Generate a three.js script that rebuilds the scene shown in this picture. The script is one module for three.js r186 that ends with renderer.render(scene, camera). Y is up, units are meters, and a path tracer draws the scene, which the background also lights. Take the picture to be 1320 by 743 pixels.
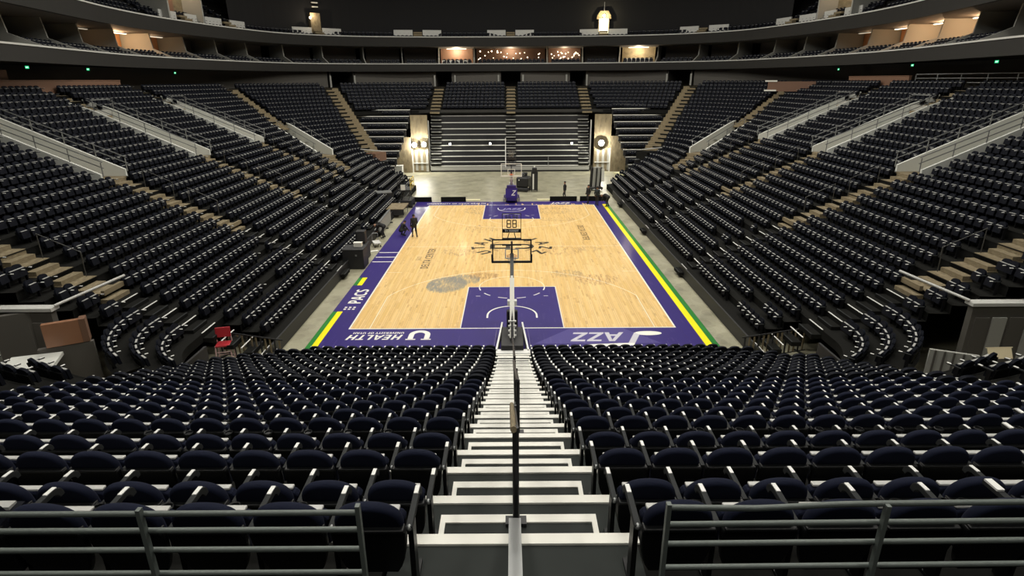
import * as THREE from 'three';
import { RoundedBoxGeometry } from 'three/addons/geometries/RoundedBoxGeometry.js';
import { mergeGeometries, mergeVertices, toCreasedNormals } from 'three/addons/utils/BufferGeometryUtils.js';
import { MarchingCubes } from 'three/addons/objects/MarchingCubes.js';
import { RectAreaLightUniformsLib } from 'three/addons/lights/RectAreaLightUniformsLib.js';

// ---------------------------------------------------------------- camera, lights, exposure
const R = Math.PI / 180;
const scene = new THREE.Scene();
const camera = new THREE.PerspectiveCamera(2 * Math.atan(371.5 / 753) / R, 1320 / 743, 0.1, 400);
camera.position.set(0, 11.04, 39.6);
camera.rotation.order = 'YXZ';
camera.rotation.set(-19.6 * R, 0, -0.33 * R);
const renderer = new THREE.WebGLRenderer();
renderer.toneMapping = THREE.LinearToneMapping;
renderer.toneMappingExposure = 1.28;
renderer.shadowMap.enabled = true;
RectAreaLightUniformsLib.init();
scene.background = new THREE.Color(0x000000);
const CEILING_NITS = 50;                       // the roof lights: [x, z] of each, 3 m square, 29 m up
const CEILING_LIGHTS = [];
for (const x of [-13, 0, 13]) for (const z of [-26, -9, 8, 25, 43]) CEILING_LIGHTS.push([x, z, z > 40 ? 20 : z > 20 ? 31 : z < -20 ? 62 : CEILING_NITS]);  // rearmost row added behind the camera to fill the seat backs

// ---------------------------------------------------------------- helpers
let seed = 7;
const rnd = () => { seed = (seed * 1664525 + 1013904223) >>> 0; return seed / 4294967296; };
const rr = (a, b) => a + (b - a) * rnd();
const mat = (r, g, b, rough = 0.7, metal = 0, extra = {}) => new THREE.MeshStandardMaterial({ color: new THREE.Color().setRGB(r, g, b), roughness: rough, metalness: metal, side: THREE.DoubleSide, ...extra });
const dull = (r, g, b, rough, spec) => new THREE.MeshPhysicalMaterial({ color: new THREE.Color().setRGB(r, g, b), roughness: rough, specularIntensity: spec, side: THREE.DoubleSide });
const glow = (r, g, b, power) => new THREE.MeshStandardMaterial({ color: 0x000000, emissive: new THREE.Color().setRGB(r, g, b), emissiveIntensity: power });
function noiseTexture(size, draw) {
  const c = document.createElement('canvas'); c.width = c.height = size; draw(c.getContext('2d'), size);
  const t = new THREE.CanvasTexture(c); t.colorSpace = THREE.SRGBColorSpace; t.wrapS = t.wrapT = THREE.RepeatWrapping; t.magFilter = THREE.LinearFilter; return t;
}
function speckle(base, spread, blobs) {
  return noiseTexture(512, (g, n) => {
    g.fillStyle = `rgb(${base})`; g.fillRect(0, 0, n, n);
    for (let i = 0; i < blobs; i++) {
      const x = rr(0, n), y = rr(0, n), r = rr(4, 60), k = Math.round(rr(-spread, spread)), a = 0.05 + rnd() * 0.07;
      g.fillStyle = k > 0 ? `rgba(255,250,235,${a * k / spread})` : `rgba(20,16,10,${-a * k / spread})`;
      for (const ox of [-n, 0, n]) for (const oy of [-n, 0, n]) { g.beginPath(); g.ellipse(x + ox, y + oy, r, r * rr(0.5, 1), rr(0, 3), 0, 7); g.fill(); }
    }
    for (let i = 0; i < 9000; i++) { const d = rnd() < 0.5 ? 0 : 255; g.fillStyle = `rgba(${d},${d},${d},${rr(0.02, 0.09)})`; g.fillRect(rr(0, n), rr(0, n), rr(1, 2.5), rr(1, 2.5)); }
  });
}
const taken = {};
function numbered(name) { const n = taken[name] = (taken[name] ?? -1) + 1; return n ? `${name}_${String(n).padStart(3, '0')}` : name; }
function tag(o, label, category, group, kind) {
  o.userData.label = label; o.userData.category = category;
  if (group) o.userData.group = group;
  if (kind) o.userData.kind = kind;
  return o;
}
function thing(name, label, category, [x, y, z] = [0, 0, 0], turn = 0, group, kind) {
  const o = new THREE.Group(); o.name = numbered(name); o.position.set(x, y, z); o.rotation.y = turn; scene.add(o);
  return tag(o, label, category, group, kind);
}
const structure = (name, label, category, at, turn, group) => thing(name, label, category, at, turn, group, 'structure');
function mesh(name, geometry, material, parent = scene, [x, y, z] = [0, 0, 0], [a, b, c] = [0, 0, 0]) {
  const m = new THREE.Mesh(geometry, material); m.name = parent === scene ? numbered(name) : name; m.position.set(x, y, z); m.rotation.set(a, b, c);
  m.castShadow = m.receiveShadow = true; parent.add(m); return m;
}
const single = (name, label, category, geometry, material, at, turn, group, kind) => tag(mesh(name, geometry, material, scene, at, turn), label, category, group, kind);
const boxes = {};
const box = (w, h, d) => boxes[[w, h, d]] ??= new THREE.BoxGeometry(w, h, d);
const rbox = (w, h, d, r = 0.02) => boxes['r' + [w, h, d, r]] ??= new RoundedBoxGeometry(w, h, d, 2, r);
const cyl = (r0, r1, h, n = 12) => boxes['c' + [r0, r1, h, n]] ??= new THREE.CylinderGeometry(r0, r1, h, n);
const V = (x, y, z) => new THREE.Vector3(x, y, z);
function bar(a, b, r, n = 8) {                                   // a round bar between two points, as a geometry
  const d = V().subVectors(b, a), g = new THREE.CylinderGeometry(r, r, d.length(), n);
  g.applyQuaternion(new THREE.Quaternion().setFromUnitVectors(V(0, 1, 0), d.clone().normalize()));
  const m = a.clone().add(b).multiplyScalar(0.5); g.translate(m.x, m.y, m.z); return g;
}
function tube(points, r, n = 24, sides = 8) { return new THREE.TubeGeometry(new THREE.CatmullRomCurve3(points, false, 'catmullrom', 0.1), n, r, sides, false); }
function beam(a, b, w, h) {                                      // a square bar between two points
  const d = V().subVectors(b, a), g = new THREE.BoxGeometry(w, h, d.length());
  g.applyMatrix4(new THREE.Matrix4().lookAt(b, a, V(0, 1, 0))); const m = a.clone().add(b).multiplyScalar(0.5); g.translate(m.x, m.y, m.z); return g;
}
const moved = (g, x, y, z, rx = 0, ry = 0, rz = 0) => { const c = g.clone(); if (rx) c.rotateX(rx); if (ry) c.rotateY(ry); if (rz) c.rotateZ(rz); c.translate(x, y, z); return c; };
const merge = (list) => mergeGeometries(list.map((g) => { const c = g.index ? g.toNonIndexed() : g.clone(); for (const k of Object.keys(c.attributes)) if (!['position', 'normal', 'uv'].includes(k)) c.deleteAttribute(k); return c; }));
function quads(list) {                                           // [[a, b, c, d], ...] corner points to one geometry
  const p = [], uv = [];
  for (const [a, b, c, d] of list) for (const v of [a, b, c, a, c, d]) { p.push(v.x, v.y, v.z); uv.push((v.x + v.y * 0.7) * 0.5, (v.z + v.y * 0.7) * 0.5); }
  const g = new THREE.BufferGeometry(); g.setAttribute('position', new THREE.Float32BufferAttribute(p, 3)); g.setAttribute('uv', new THREE.Float32BufferAttribute(uv, 2)); g.computeVertexNormals(); return g;
}
function textPlane(text, w, h, fg, bg, font = 'bold 110px sans-serif', res = 512) {
  const c = document.createElement('canvas'); c.width = res; c.height = Math.round(res * h / w); const g = c.getContext('2d');
  g.fillStyle = bg; g.fillRect(0, 0, c.width, c.height); g.fillStyle = fg; g.font = font; g.textAlign = 'center'; g.textBaseline = 'middle'; g.fillText(text, c.width / 2, c.height / 2, c.width * 0.92);
  const t = new THREE.CanvasTexture(c); t.colorSpace = THREE.SRGBColorSpace; t.magFilter = THREE.LinearFilter; return t;
}

// ---------------------------------------------------------------- materials
const concreteMap = speckle('184,183,166', 60, 260);
const tanMap = speckle('160,150,128', 70, 240);
const K = {
  concrete: new THREE.MeshStandardMaterial({ map: concreteMap, color: 0xd8d4c8, roughness: 0.42, side: THREE.DoubleSide }),
  tan: new THREE.MeshStandardMaterial({ map: tanMap, color: 0xc8c0b0, roughness: 0.85, side: THREE.DoubleSide }),
  terrace: dull(0.011, 0.011, 0.010, 0.9, 0.15), tread: dull(0.034, 0.038, 0.036, 0.8, 0.15), white: mat(0.80, 0.79, 0.72, 0.5),
  fabric: dull(0.009, 0.0115, 0.026, 0.85, 0.25), shell: dull(0.006, 0.0065, 0.007, 0.38, 0.5), arm: dull(0.03, 0.032, 0.033, 0.65, 0.25), plate: mat(0.8, 0.8, 0.77, 0.4), edge: mat(0.5, 0.5, 0.48, 0.4),
  steel: mat(0.30, 0.31, 0.31, 0.38, 0.6), black: mat(0.014, 0.014, 0.015, 0.55), dark: mat(0.025, 0.025, 0.026, 0.8), rail: mat(0.12, 0.14, 0.13, 0.45, 0.2), thinRail: mat(0.09, 0.09, 0.085, 0.4, 0.4),
  paleWall: mat(0.70, 0.71, 0.66, 0.7), fascia: dull(0.028, 0.027, 0.025, 0.8, 0.5), ledge: mat(0.55, 0.55, 0.52, 0.6), brown: mat(0.17, 0.09, 0.055, 0.6), wood: mat(0.50, 0.25, 0.11, 0.5),
  suite: mat(0.12, 0.108, 0.095, 0.8), greyWall: mat(0.33, 0.33, 0.30, 0.8), backWall: mat(0.09, 0.083, 0.072, 0.8), curtain: mat(0.010, 0.010, 0.011, 0.95), purple: mat(0.045, 0.026, 0.19, 0.45), glass: new THREE.MeshPhysicalMaterial({ transmission: 1, thickness: 0, roughness: 0.03, ior: 1.45, color: 0xffffff, side: THREE.DoubleSide }),
  yellow: mat(0.75, 0.55, 0.05, 0.5), red: mat(0.42, 0.02, 0.03, 0.45),
};

// ---------------------------------------------------------------- the hall
const HALL = { x: 62, z0: -82, z1: 56, y: 34 };
structure('floor', 'grey concrete arena floor around and beyond the basketball court', 'floor');
{
  const f = scene.children[scene.children.length - 1], g = new THREE.PlaneGeometry(124, 138); g.rotateX(-Math.PI / 2); g.translate(0, 0, -13);
  const uv = g.attributes.uv; for (let i = 0; i < uv.count; i++) uv.setXY(i, uv.getX(i) * 124 / 7, uv.getY(i) * 138 / 7);
  mesh('concrete_surface', g, K.concrete, f);
  mesh('slab', moved(box(124, 0.4, 138), 0, -0.22, -13), K.dark, f);
}
single('ceiling', 'black roof far above the arena bowl', 'ceiling', box(125, 0.5, 139), K.curtain, [0, HALL.y + 0.25, -13], undefined, undefined, 'structure');
for (const [side, w, d, x, z] of [['left', 0.5, 138, -62.25, -13], ['right', 0.5, 138, 62.25, -13], ['back', 124, 0.5, 0, -82.25], ['front', 124, 0.5, 0, 56.25]])
  single('wall_' + side, `black outer wall of the arena, ${side} side of the hall`, 'wall', box(w, HALL.y, d), K.curtain, [x, HALL.y / 2, z], undefined, undefined, 'structure');
for (const [x, z, nits] of CEILING_LIGHTS) {
  const t = thing('roof_light', 'square white floodlight panel hung high over the court, rear row added as fill', 'light', [x, 29, z], 0, 'floodlight panels over the court');
  mesh('housing', box(3.2, 0.25, 3.2), K.black, t, [0, 0.16, 0]);
  mesh('light_panel', box(3, 0.04, 3), glow(1, 0.96, 0.87, 8), t, [0, 0.02, 0]);
  mesh('hanger', cyl(0.04, 0.04, 4.8), K.black, t, [0, 2.6, 0]);
  const l = new THREE.RectAreaLight(new THREE.Color().setRGB(1, 0.96, 0.87), nits, 3, 3); l.position.set(0, -0.02, 0); l.rotation.x = -Math.PI / 2; t.add(l);
}

// ---------------------------------------------------------------- the court
{
  const S = 61, W = 9.07, Z0 = -16.0, Z1 = 17.5;
  const c = document.createElement('canvas'); c.width = Math.round(2 * W * S); c.height = Math.round((Z1 - Z0) * S);
  const g = c.getContext('2d'); g.setTransform(S, 0, 0, S, W * S, -Z0 * S);
  const purple = 'rgb(47,34,110)', white = 'rgb(240,238,226)';
  g.fillStyle = purple; g.fillRect(-W, Z0, 2 * W, Z1 - Z0);
  // boards along the court
  for (let x = -7.62; x < 7.62; x += 0.0953) {
    let z = -14.325 - rr(0, 2);
    while (z < 14.325) {
      const l = rr(0.8, 2.6), t = rr(-1, 1), a = Math.max(z, -14.325), b = Math.min(z + l, 14.325);
      g.fillStyle = `rgb(${Math.round(226 + t * 7)},${Math.round(189 + t * 9)},${Math.round(122 + t * 12)})`; g.fillRect(x, a, Math.min(0.0965, 7.62 - x), b - a);
      if (rnd() < 0.16) { g.fillStyle = `rgba(150,105,55,${rr(0.10, 0.28)})`; const q = rr(a, b), h = Math.min(rr(0.2, 0.8), b - q); g.fillRect(x, q, 0.0965, h); }
      z += l;
    }
  }
  // grey and brown patches: translucent dashes along the boards
  const dashPatch = (cx, cz, rx, rz, color, density, turn = 0) => {
    for (let i = 0; i < density; i++) {
      const a = rr(0, 6.283), q = Math.pow(rnd(), 0.4), x = Math.cos(a) * q * rx, z = Math.sin(a) * q * rz, cs = Math.cos(turn), sn = Math.sin(turn);
      g.fillStyle = `rgba(${color},${rr(0.10, 0.3)})`; g.fillRect(cx + x * cs - z * sn, cz + x * sn + z * cs, rr(0.03, 0.10), rr(0.1, 0.5));
    }
  };
  dashPatch(-3.75, 7.9, 1.1, 1.3, '132,130,122', 1500, 0.5); dashPatch(-2.8, 7.0, 0.9, 0.8, '132,130,122', 500);
  dashPatch(-3.6, 1.2, 1.2, 0.8, '150,118,80', 170); dashPatch(-1.7, 6.4, 0.9, 0.5, '140,104,66', 150); dashPatch(3.2, 6.0, 1.0, 0.6, '150,126,92', 170);
  dashPatch(4.9, 7.2, 1.3, 0.9, '150,110,70', 220); dashPatch(3.4, 1.0, 1.4, 1.0, '155,118,78', 170); dashPatch(5.3, 0.6, 0.8, 0.6, '160,130,95', 90);
  dashPatch(-2.9, -12.2, 1.4, 1.6, '140,118,92', 300); dashPatch(3.6, -12.0, 1.6, 1.5, '140,112,82', 280); dashPatch(3.8, -8.6, 1.6, 0.8, '150,118,80', 140); dashPatch(-2.3, -5.4, 1.4, 1.2, '150,120,84', 160);
  // lines
  g.lineWidth = 0.05; g.strokeStyle = white;
  const line = (...p) => { g.beginPath(); g.moveTo(p[0], p[1]); for (let i = 2; i < p.length; i += 2) g.lineTo(p[i], p[i + 1]); g.stroke(); };
  for (const s of [1, -1]) {
    const q = (z) => s * (14.325 - z);                                         // z measured in from the baseline
    g.fillStyle = purple; g.fillRect(-2.44, Math.min(q(0), q(5.79)), 4.88, 5.79);
    g.strokeStyle = 'rgba(246,240,222,0.75)';
    const a = Math.acos(6.71 / 7.24);
    g.beginPath(); g.moveTo(-6.71, q(0)); g.lineTo(-6.71, q(1.575 + 7.24 * Math.sin(a)));
    for (let i = 0; i <= 40; i++) { const t = Math.PI - a - (Math.PI - 2 * a) * i / 40; g.lineTo(7.24 * Math.cos(t), q(1.575 + 7.24 * Math.sin(t))); }
    g.lineTo(6.71, q(0)); g.stroke();
    g.strokeStyle = white; line(-2.44, q(0), -2.44, q(5.79), 2.44, q(5.79), 2.44, q(0));
    g.strokeStyle = 'rgba(246,240,222,0.75)'; g.beginPath(); for (let i = 0; i <= 30; i++) { const t = Math.PI * i / 30; g[i ? 'lineTo' : 'moveTo'](1.83 * Math.cos(t), q(5.79 + 1.83 * Math.sin(t))); } g.stroke();
    g.strokeStyle = white; g.lineWidth = 0.07;
    for (let i = 0; i < 6; i++) { g.beginPath(); for (let j = 0; j <= 6; j++) { const t = (i * 32 + 2 + j * 2.7) * R; g[j ? 'lineTo' : 'moveTo'](1.83 * Math.cos(t), q(5.79 - 1.83 * Math.sin(t))); } g.stroke(); }
    g.lineWidth = 0.09; g.beginPath(); g.moveTo(-1.22, q(1.22)); g.lineTo(-1.22, q(1.575)); for (let i = 0; i <= 30; i++) { const t = Math.PI - Math.PI * i / 30; g.lineTo(1.22 * Math.cos(t), q(1.575 + 1.22 * Math.sin(t))); } g.lineTo(1.22, q(1.22)); g.stroke(); g.lineWidth = 0.05;
    for (const x of [-1.83, 1.83]) line(x - 0.12, q(4.3), x + 0.12, q(4.3));
  }
  g.strokeStyle = 'rgba(246,240,222,0.7)'; line(-7.62, 0, 7.62, 0); for (const s of [-1, 1]) for (const z of [-5.8, 5.8]) line(s * 7.62, z, s * 6.7, z);
  g.strokeStyle = white; g.lineWidth = 0.08; g.strokeRect(-7.66, -14.365, 15.32, 28.73);
  // centre emblem: a ring of black lettering around a dark mark
  g.fillStyle = 'rgb(38,32,26)'; g.strokeStyle = 'rgb(38,32,26)'; g.font = 'bold 1.35px sans-serif'; g.textAlign = 'center'; g.textBaseline = 'middle';
  const around = (text, a0, a1, r) => [...text].forEach((ch, i) => { const a = a0 + (a1 - a0) * i / (text.length - 1); g.save(); g.translate(Math.sin(a) * r, -Math.cos(a) * r); g.rotate(a); g.scale(0.05, 0.05); g.font = 'bold 25px sans-serif'; g.lineWidth = 0.6; g.fillText(ch, 0, 0); g.strokeText(ch, 0, 0); g.restore(); });
  g.lineWidth = 0.06; around('UTAH', -2.25, -0.7, 2.35); around('JAZZ', 0.7, 2.25, 2.35); for (const [a0, a1] of [[-2.5, -0.6], [0.6, 2.5]]) { g.beginPath(); for (let i = 0; i <= 30; i++) { const a = a0 + (a1 - a0) * i / 30; g[i ? 'lineTo' : 'moveTo'](Math.sin(a) * 1.5, -Math.cos(a) * 1.5); } g.stroke(); }
  g.lineWidth = 0.32; g.strokeRect(-1.35, -0.45, 1.1, 0.95); g.beginPath(); g.arc(0.9, 0.05, 0.5, -1.6, 1.6); g.lineTo(0.25, 0.55); g.moveTo(0.9, -0.45); g.lineTo(0.2, -0.45); g.stroke();
  // printed words on the boards and on the apron
  const say = (text, x, z, turn, size, color, font = 'bold', wide) => { g.save(); g.translate(x, z); g.rotate(turn); g.font = `${font} ${size * 20}px sans-serif`; g.scale(0.05, 0.05); g.fillStyle = color; g.fillText(text, 0, 0, wide ? wide * 20 : undefined); g.restore(); };
  for (const s of [-1, 1]) { say('DELTA CENTER', s * 5.45, s < 0 ? 2.8 : -3.9, s < 0 ? -Math.PI / 2 : Math.PI / 2, 0.66, 'rgba(70,48,26,0.85)', 'bold', 5.2); }
  say('Jazz', -6.1, 2.9, -Math.PI / 2, 0.5, 'rgba(90,64,34,0.7)', 'italic');
  g.save(); g.translate(-5.6, 15.25); g.rotate(Math.PI); g.scale(0.82, 0.82);
  g.fillStyle = white; g.textAlign = 'left'; g.save(); g.scale(0.05, 0.05); g.font = 'italic bold 18px sans-serif'; g.fillText('HEALTH', -16, -2, 62); g.font = 'bold 6.5px sans-serif'; g.fillText('UNIVERSITY OF UTAH', -15, 10, 58); g.restore();
  g.strokeStyle = white; g.lineWidth = 0.3; g.save(); g.translate(0.75, 0.1); g.beginPath(); g.moveTo(-2.85, -0.42); g.lineTo(-2.85, 0.12); g.arc(-2.4, 0.12, 0.45, Math.PI, 0, true); g.lineTo(-1.95, -0.42); g.stroke(); g.lineWidth = 0.12; g.beginPath(); g.moveTo(-3.1, -0.5); g.lineTo(-2.55, -0.5); g.moveTo(-2.25, -0.5); g.lineTo(-1.7, -0.5); g.stroke(); g.restore();
  g.restore();
  // the JAZZ wordmark with its long-tailed note, upside down from here
  g.save(); g.translate(4.5, 15.45); g.rotate(Math.PI); g.textAlign = 'left'; g.fillStyle = white;
  g.save(); g.transform(1, 0, -0.25, 1, 0, 0); g.scale(0.05, 0.05); g.font = 'bold 27px sans-serif'; g.fillText('AZZ', -10, 1, 66); g.restore();
  g.beginPath(); g.ellipse(-1.75, 0.42, 0.62, 0.24, 0, 0, 7); g.fill(); g.lineWidth = 0.28; g.strokeStyle = white; g.beginPath(); g.moveTo(-1.25, 0.45); g.lineTo(-0.75, -0.75); g.lineTo(1.2, -0.9); g.stroke();
  g.restore();
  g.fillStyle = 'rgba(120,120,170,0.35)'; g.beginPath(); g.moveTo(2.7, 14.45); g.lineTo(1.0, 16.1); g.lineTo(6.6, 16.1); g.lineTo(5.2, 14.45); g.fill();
  say('PACS', -8.3, 9.95, -Math.PI / 2, 0.95, white, 'bold', 2.5); for (let i = 0; i < 3; i++) for (let j = 0; j < 2; j++) { g.fillStyle = white; g.fillRect(-8.62 + i * 0.22, 11.5 + j * 0.25, 0.13, 0.16); }
  for (const z of [1.35, 2.45, 3.5]) { g.fillStyle = white; g.fillRect(-9.0, z, 1.3, 0.13); }
  say('JAZZ', 4.6, -15.2, 0, 0.85, white, 'italic bold'); say('UNIVERSITY OF UTAH HEALTH', -5.2, -15.2, 0, 0.62, white, 'bold', 5.6); say('JAZZ', 0, -12.6, 0, 0.8, 'rgba(190,185,215,0.9)', 'italic bold');
  // yellow and green edge bands: whole on one side, in two pieces on the other
  const bands = (s, a, b) => { g.fillStyle = 'rgb(250,232,20)'; g.fillRect(s > 0 ? 8.48 : -8.84, a, s > 0 ? 0.33 : 0.28, b - a); g.fillStyle = 'rgb(35,122,48)'; g.fillRect(s > 0 ? 8.81 : -9.07, a, s > 0 ? 0.26 : 0.23, b - a); };
  bands(1, -14.6, Z1); bands(-1, 12.15, Z1); bands(-1, 6.75, 8.15);
  for (let i = 0; i < 2600; i++) { g.fillStyle = `rgba(${rnd() < 0.5 ? '255,245,225' : '60,40,20'},${rr(0.015, 0.06)})`; g.fillRect(rr(-W, W), rr(Z0, Z1), rr(0.02, 0.1), rr(0.1, 0.9)); }
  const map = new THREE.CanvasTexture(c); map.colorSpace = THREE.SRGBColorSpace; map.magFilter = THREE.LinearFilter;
  const t = thing('basketball_court', 'pale maple basketball court with purple key, apron and white lines', 'court', [0, 0, (Z0 + Z1) / 2]);
  const top = new THREE.PlaneGeometry(2 * W, Z1 - Z0); top.rotateX(-Math.PI / 2);
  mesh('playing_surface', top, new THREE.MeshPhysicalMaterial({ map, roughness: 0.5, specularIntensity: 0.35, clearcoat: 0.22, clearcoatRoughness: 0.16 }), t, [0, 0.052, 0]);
  mesh('court_base', box(2 * W, 0.05, Z1 - Z0), K.brown, t, [0, 0.026, 0]);
}

// ---------------------------------------------------------------- seat kinds
// A tip-up seat looks along -z; its origin is on the floor under the middle of the seat.
function domeShape(w, h, top) {                                   // flat foot, domed head
  const s = new THREE.Shape(), r = w / 2;
  s.moveTo(-r * 0.92, 0); s.lineTo(-r, h - top); s.bezierCurveTo(-r * 0.98, h - top * 0.25, -r * 0.55, h, 0, h); s.bezierCurveTo(r * 0.55, h, r * 0.98, h - top * 0.25, r, h - top); s.lineTo(r * 0.92, 0); s.closePath(); return s;
}
const SEAT = {};
{
  const cushion = new THREE.ExtrudeGeometry(domeShape(0.42, 0.44, 0.17), { depth: 0.012, bevelEnabled: true, bevelThickness: 0.03, bevelSize: 0.026, bevelSegments: 4, curveSegments: 10 });
  cushion.translate(0, 0, -0.006); cushion.rotateX(13 * R); SEAT.cushion = toCreasedNormals(moved(cushion, 0, 0.38, 0.18), 50 * R);
  const sh = new THREE.Shape(); sh.moveTo(-0.16, 0); sh.quadraticCurveTo(-0.235, 0.12, -0.245, 0.40); sh.quadraticCurveTo(-0.245, 0.425, -0.22, 0.425); sh.lineTo(0.22, 0.425); sh.quadraticCurveTo(0.245, 0.425, 0.245, 0.40); sh.quadraticCurveTo(0.235, 0.12, 0.16, 0); sh.closePath();
  const shell = new THREE.ExtrudeGeometry(sh, { depth: 0.03, bevelEnabled: true, bevelThickness: 0.014, bevelSize: 0.01, bevelSegments: 2, curveSegments: 5 }); shell.rotateX(9 * R);
  SEAT.shell = merge([moved(shell, 0, 0.20, 0.195), moved(rbox(0.49, 0.03, 0.07, 0.012), 0, 0.618, 0.275)]);
  const pan = new THREE.ExtrudeGeometry(domeShape(0.40, 0.30, 0.06), { depth: 0.03, bevelEnabled: true, bevelThickness: 0.02, bevelSize: 0.015, bevelSegments: 2, curveSegments: 4 }); pan.rotateX(8 * R);
  SEAT.pan = moved(pan, 0, 0.30, 0.035);
  const ap = new THREE.Shape(); ap.moveTo(0.22, 0); ap.lineTo(-0.10, 0.015); ap.quadraticCurveTo(-0.17, 0.01, -0.175, -0.07); ap.lineTo(-0.145, -0.075); ap.quadraticCurveTo(-0.13, -0.025, -0.09, -0.022); ap.lineTo(0.22, -0.035); ap.closePath();
  const arm = new THREE.ExtrudeGeometry(ap, { depth: 0.042, bevelEnabled: true, bevelThickness: 0.005, bevelSize: 0.005, bevelSegments: 2, curveSegments: 6 }); arm.translate(0, 0, -0.021); arm.rotateY(-Math.PI / 2);
  SEAT.arm = moved(arm, 0, 0.60, 0.02);                             // shape x runs along +z after the turn
  SEAT.plate = moved(rbox(0.04, 0.012, 0.085, 0.004), 0, 0.617, -0.075, -3 * R);
  SEAT.post = merge([moved(box(0.045, 0.56, 0.09), 0, 0.30, 0.16), moved(box(0.05, 0.03, 0.26), 0, 0.016, 0.12)]);
  SEAT.cap = moved(new THREE.SphereGeometry(0.024, 8, 6), 0, 0.585, 0.235);
  SEAT.cup = merge([moved(new THREE.TorusGeometry(0.045, 0.011, 6, 14), 0, 0.66, 0.37, Math.PI / 2), moved(cyl(0.042, 0.034, 0.07, 12), 0, 0.62, 0.37), moved(box(0.03, 0.04, 0.12), 0, 0.61, 0.30)]);
}
for (const k of Object.keys(SEAT)) if (k !== 'cup') SEAT[k] = SEAT[k].clone().scale(k === 'shell' ? 0.87 : ['arm', 'plate', 'post', 'cap'].includes(k) ? 0.72 : 0.86, 0.85, 1);
SEAT.cup = SEAT.cup.clone().translate(0, -0.09, 0);
SEAT.edge = moved(rbox(0.30, 0.022, 0.05, 0.008), 0, 0.515, 0.085);
const ARM_X = 0.231;
function makeSeat(kind) {
  const t = new THREE.Group();
  mesh('back_cushion', SEAT.cushion, K.fabric, t); mesh('back_shell', SEAT.shell, K.shell, t); const pan = mesh('seat_cushion', SEAT.pan, K.fabric, t); mesh('seat_edge', SEAT.edge, K.edge, pan);
  for (const s of kind === 'end' ? [-1, 1] : [-1]) {
    const a = mesh('armrest', SEAT.arm, K.arm, t, [s * ARM_X, 0, 0]); mesh('white_tip', SEAT.plate, K.plate, a);  // small white slab on the front top of the armrest
    if (kind.startsWith('end')) mesh('end_cap', SEAT.cap, K.steel, a);
    mesh('support', SEAT.post, K.shell, t, [s * ARM_X, 0, 0]);
  }
  if (kind === 'cup') mesh('cup_holder', SEAT.cup, K.shell, t, [-0.165, 0, 0]);
  return t;
}
const SEATS = { plain: makeSeat('plain'), end: makeSeat('end'), end_single: makeSeat('end_single'), cup: makeSeat('cup') };
const ORDINAL = ['first', 'second', 'third', 'fourth', 'fifth', 'sixth', 'seventh', 'eighth', 'ninth', 'tenth', 'eleventh', 'twelfth', 'thirteenth', 'fourteenth', 'fifteenth'];
function placeSeat(kind, x, y, z, row) {
  const o = SEATS[kind].clone(); o.name = numbered('stadium_seat'); o.position.set(x, y, z); scene.add(o);
  const where = `${ORDINAL[row]} row below guard rails`, what = kind === 'cup' ? 'tip-up seat with cup holder on its back' : kind === 'plain' ? 'tip-up seat with white-tipped armrest' : 'tip-up end seat beside the central stairs';
  tag(o, `dark navy ${what}, ${where}`, 'seat', `${kind === 'cup' || kind === 'plain' ? 'inner' : 'end'} seats of the ${where}`);
}
// the same seat with fewer faces, for the thousands in the stands
const farSeat = (() => {
  const paint = (g, r, gg, b) => { const c = g.index ? g.toNonIndexed() : g.clone(); for (const k of Object.keys(c.attributes)) if (!['position', 'normal'].includes(k)) c.deleteAttribute(k); const n = c.attributes.position.count, a = new Float32Array(n * 3); for (let i = 0; i < n; i++) a.set([r, gg, b], i * 3); c.setAttribute('color', new THREE.BufferAttribute(a, 3)); return c; };
  const cushion = new THREE.ExtrudeGeometry(domeShape(0.45, 0.45, 0.17), { depth: 0.08, bevelEnabled: false, curveSegments: 4 }); cushion.rotateX(11 * R);
  const list = [paint(moved(cushion, 0, 0.38, 0.13), 0.0055, 0.0068, 0.012), paint(moved(box(0.48, 0.42, 0.05), 0, 0.42, 0.25, 9 * R), 0.0055, 0.006, 0.0065), paint(moved(box(0.43, 0.34, 0.09), 0, 0.47, 0.08, 8 * R), 0.0065, 0.0075, 0.012),
    paint(moved(box(0.045, 0.035, 0.38), -0.27, 0.59, 0.05), 0.03, 0.032, 0.033), paint(moved(box(0.05, 0.016, 0.11), -0.27, 0.614, -0.075), 0.8, 0.8, 0.77), paint(moved(box(0.045, 0.56, 0.1), -0.27, 0.29, 0.16), 0.008, 0.008, 0.009), paint(moved(box(0.34, 0.03, 0.06), 0, 0.645, 0.10), 0.4, 0.4, 0.385)];
  return mergeGeometries(list).scale(0.94, 0.87, 1);
})();
const farSeats = [];                                             // matrices
const seatDummy = new THREE.Object3D();
function addFarSeat(x, y, z, ix, iz) { seatDummy.position.set(x, y, z); seatDummy.rotation.set(0, Math.atan2(-ix, -iz), 0); seatDummy.updateMatrix(); farSeats.push(seatDummy.matrix.clone()); }

// ---------------------------------------------------------------- the bowl
const HX = 9.9, ZF = 22.5, ZN = 19.1;
const level = (d) => 0.4 + 0.45 * d;
const PERM = 6.2, ROW = 0.86, ROWS = 19, LOW = 0.3, LROW = 0.7375;
const VOMS = [6.5, -3.5, -13.5];
const AISLE_F = [[-15.2, -26.4], [-23.9, -41.2]];
const seg = (px, pz, [[ax, az], [bx, bz]]) => { const dx = bx - ax, dz = bz - az, t = Math.max(0, Math.min(1, ((px - ax) * dx + (pz - az) * dz) / (dx * dx + dz * dz))); return Math.hypot(px - ax - t * dx, pz - az - t * dz); };
const VOM4 = [[-18.4, -19.2], [-23.4, -22.9]];
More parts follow.
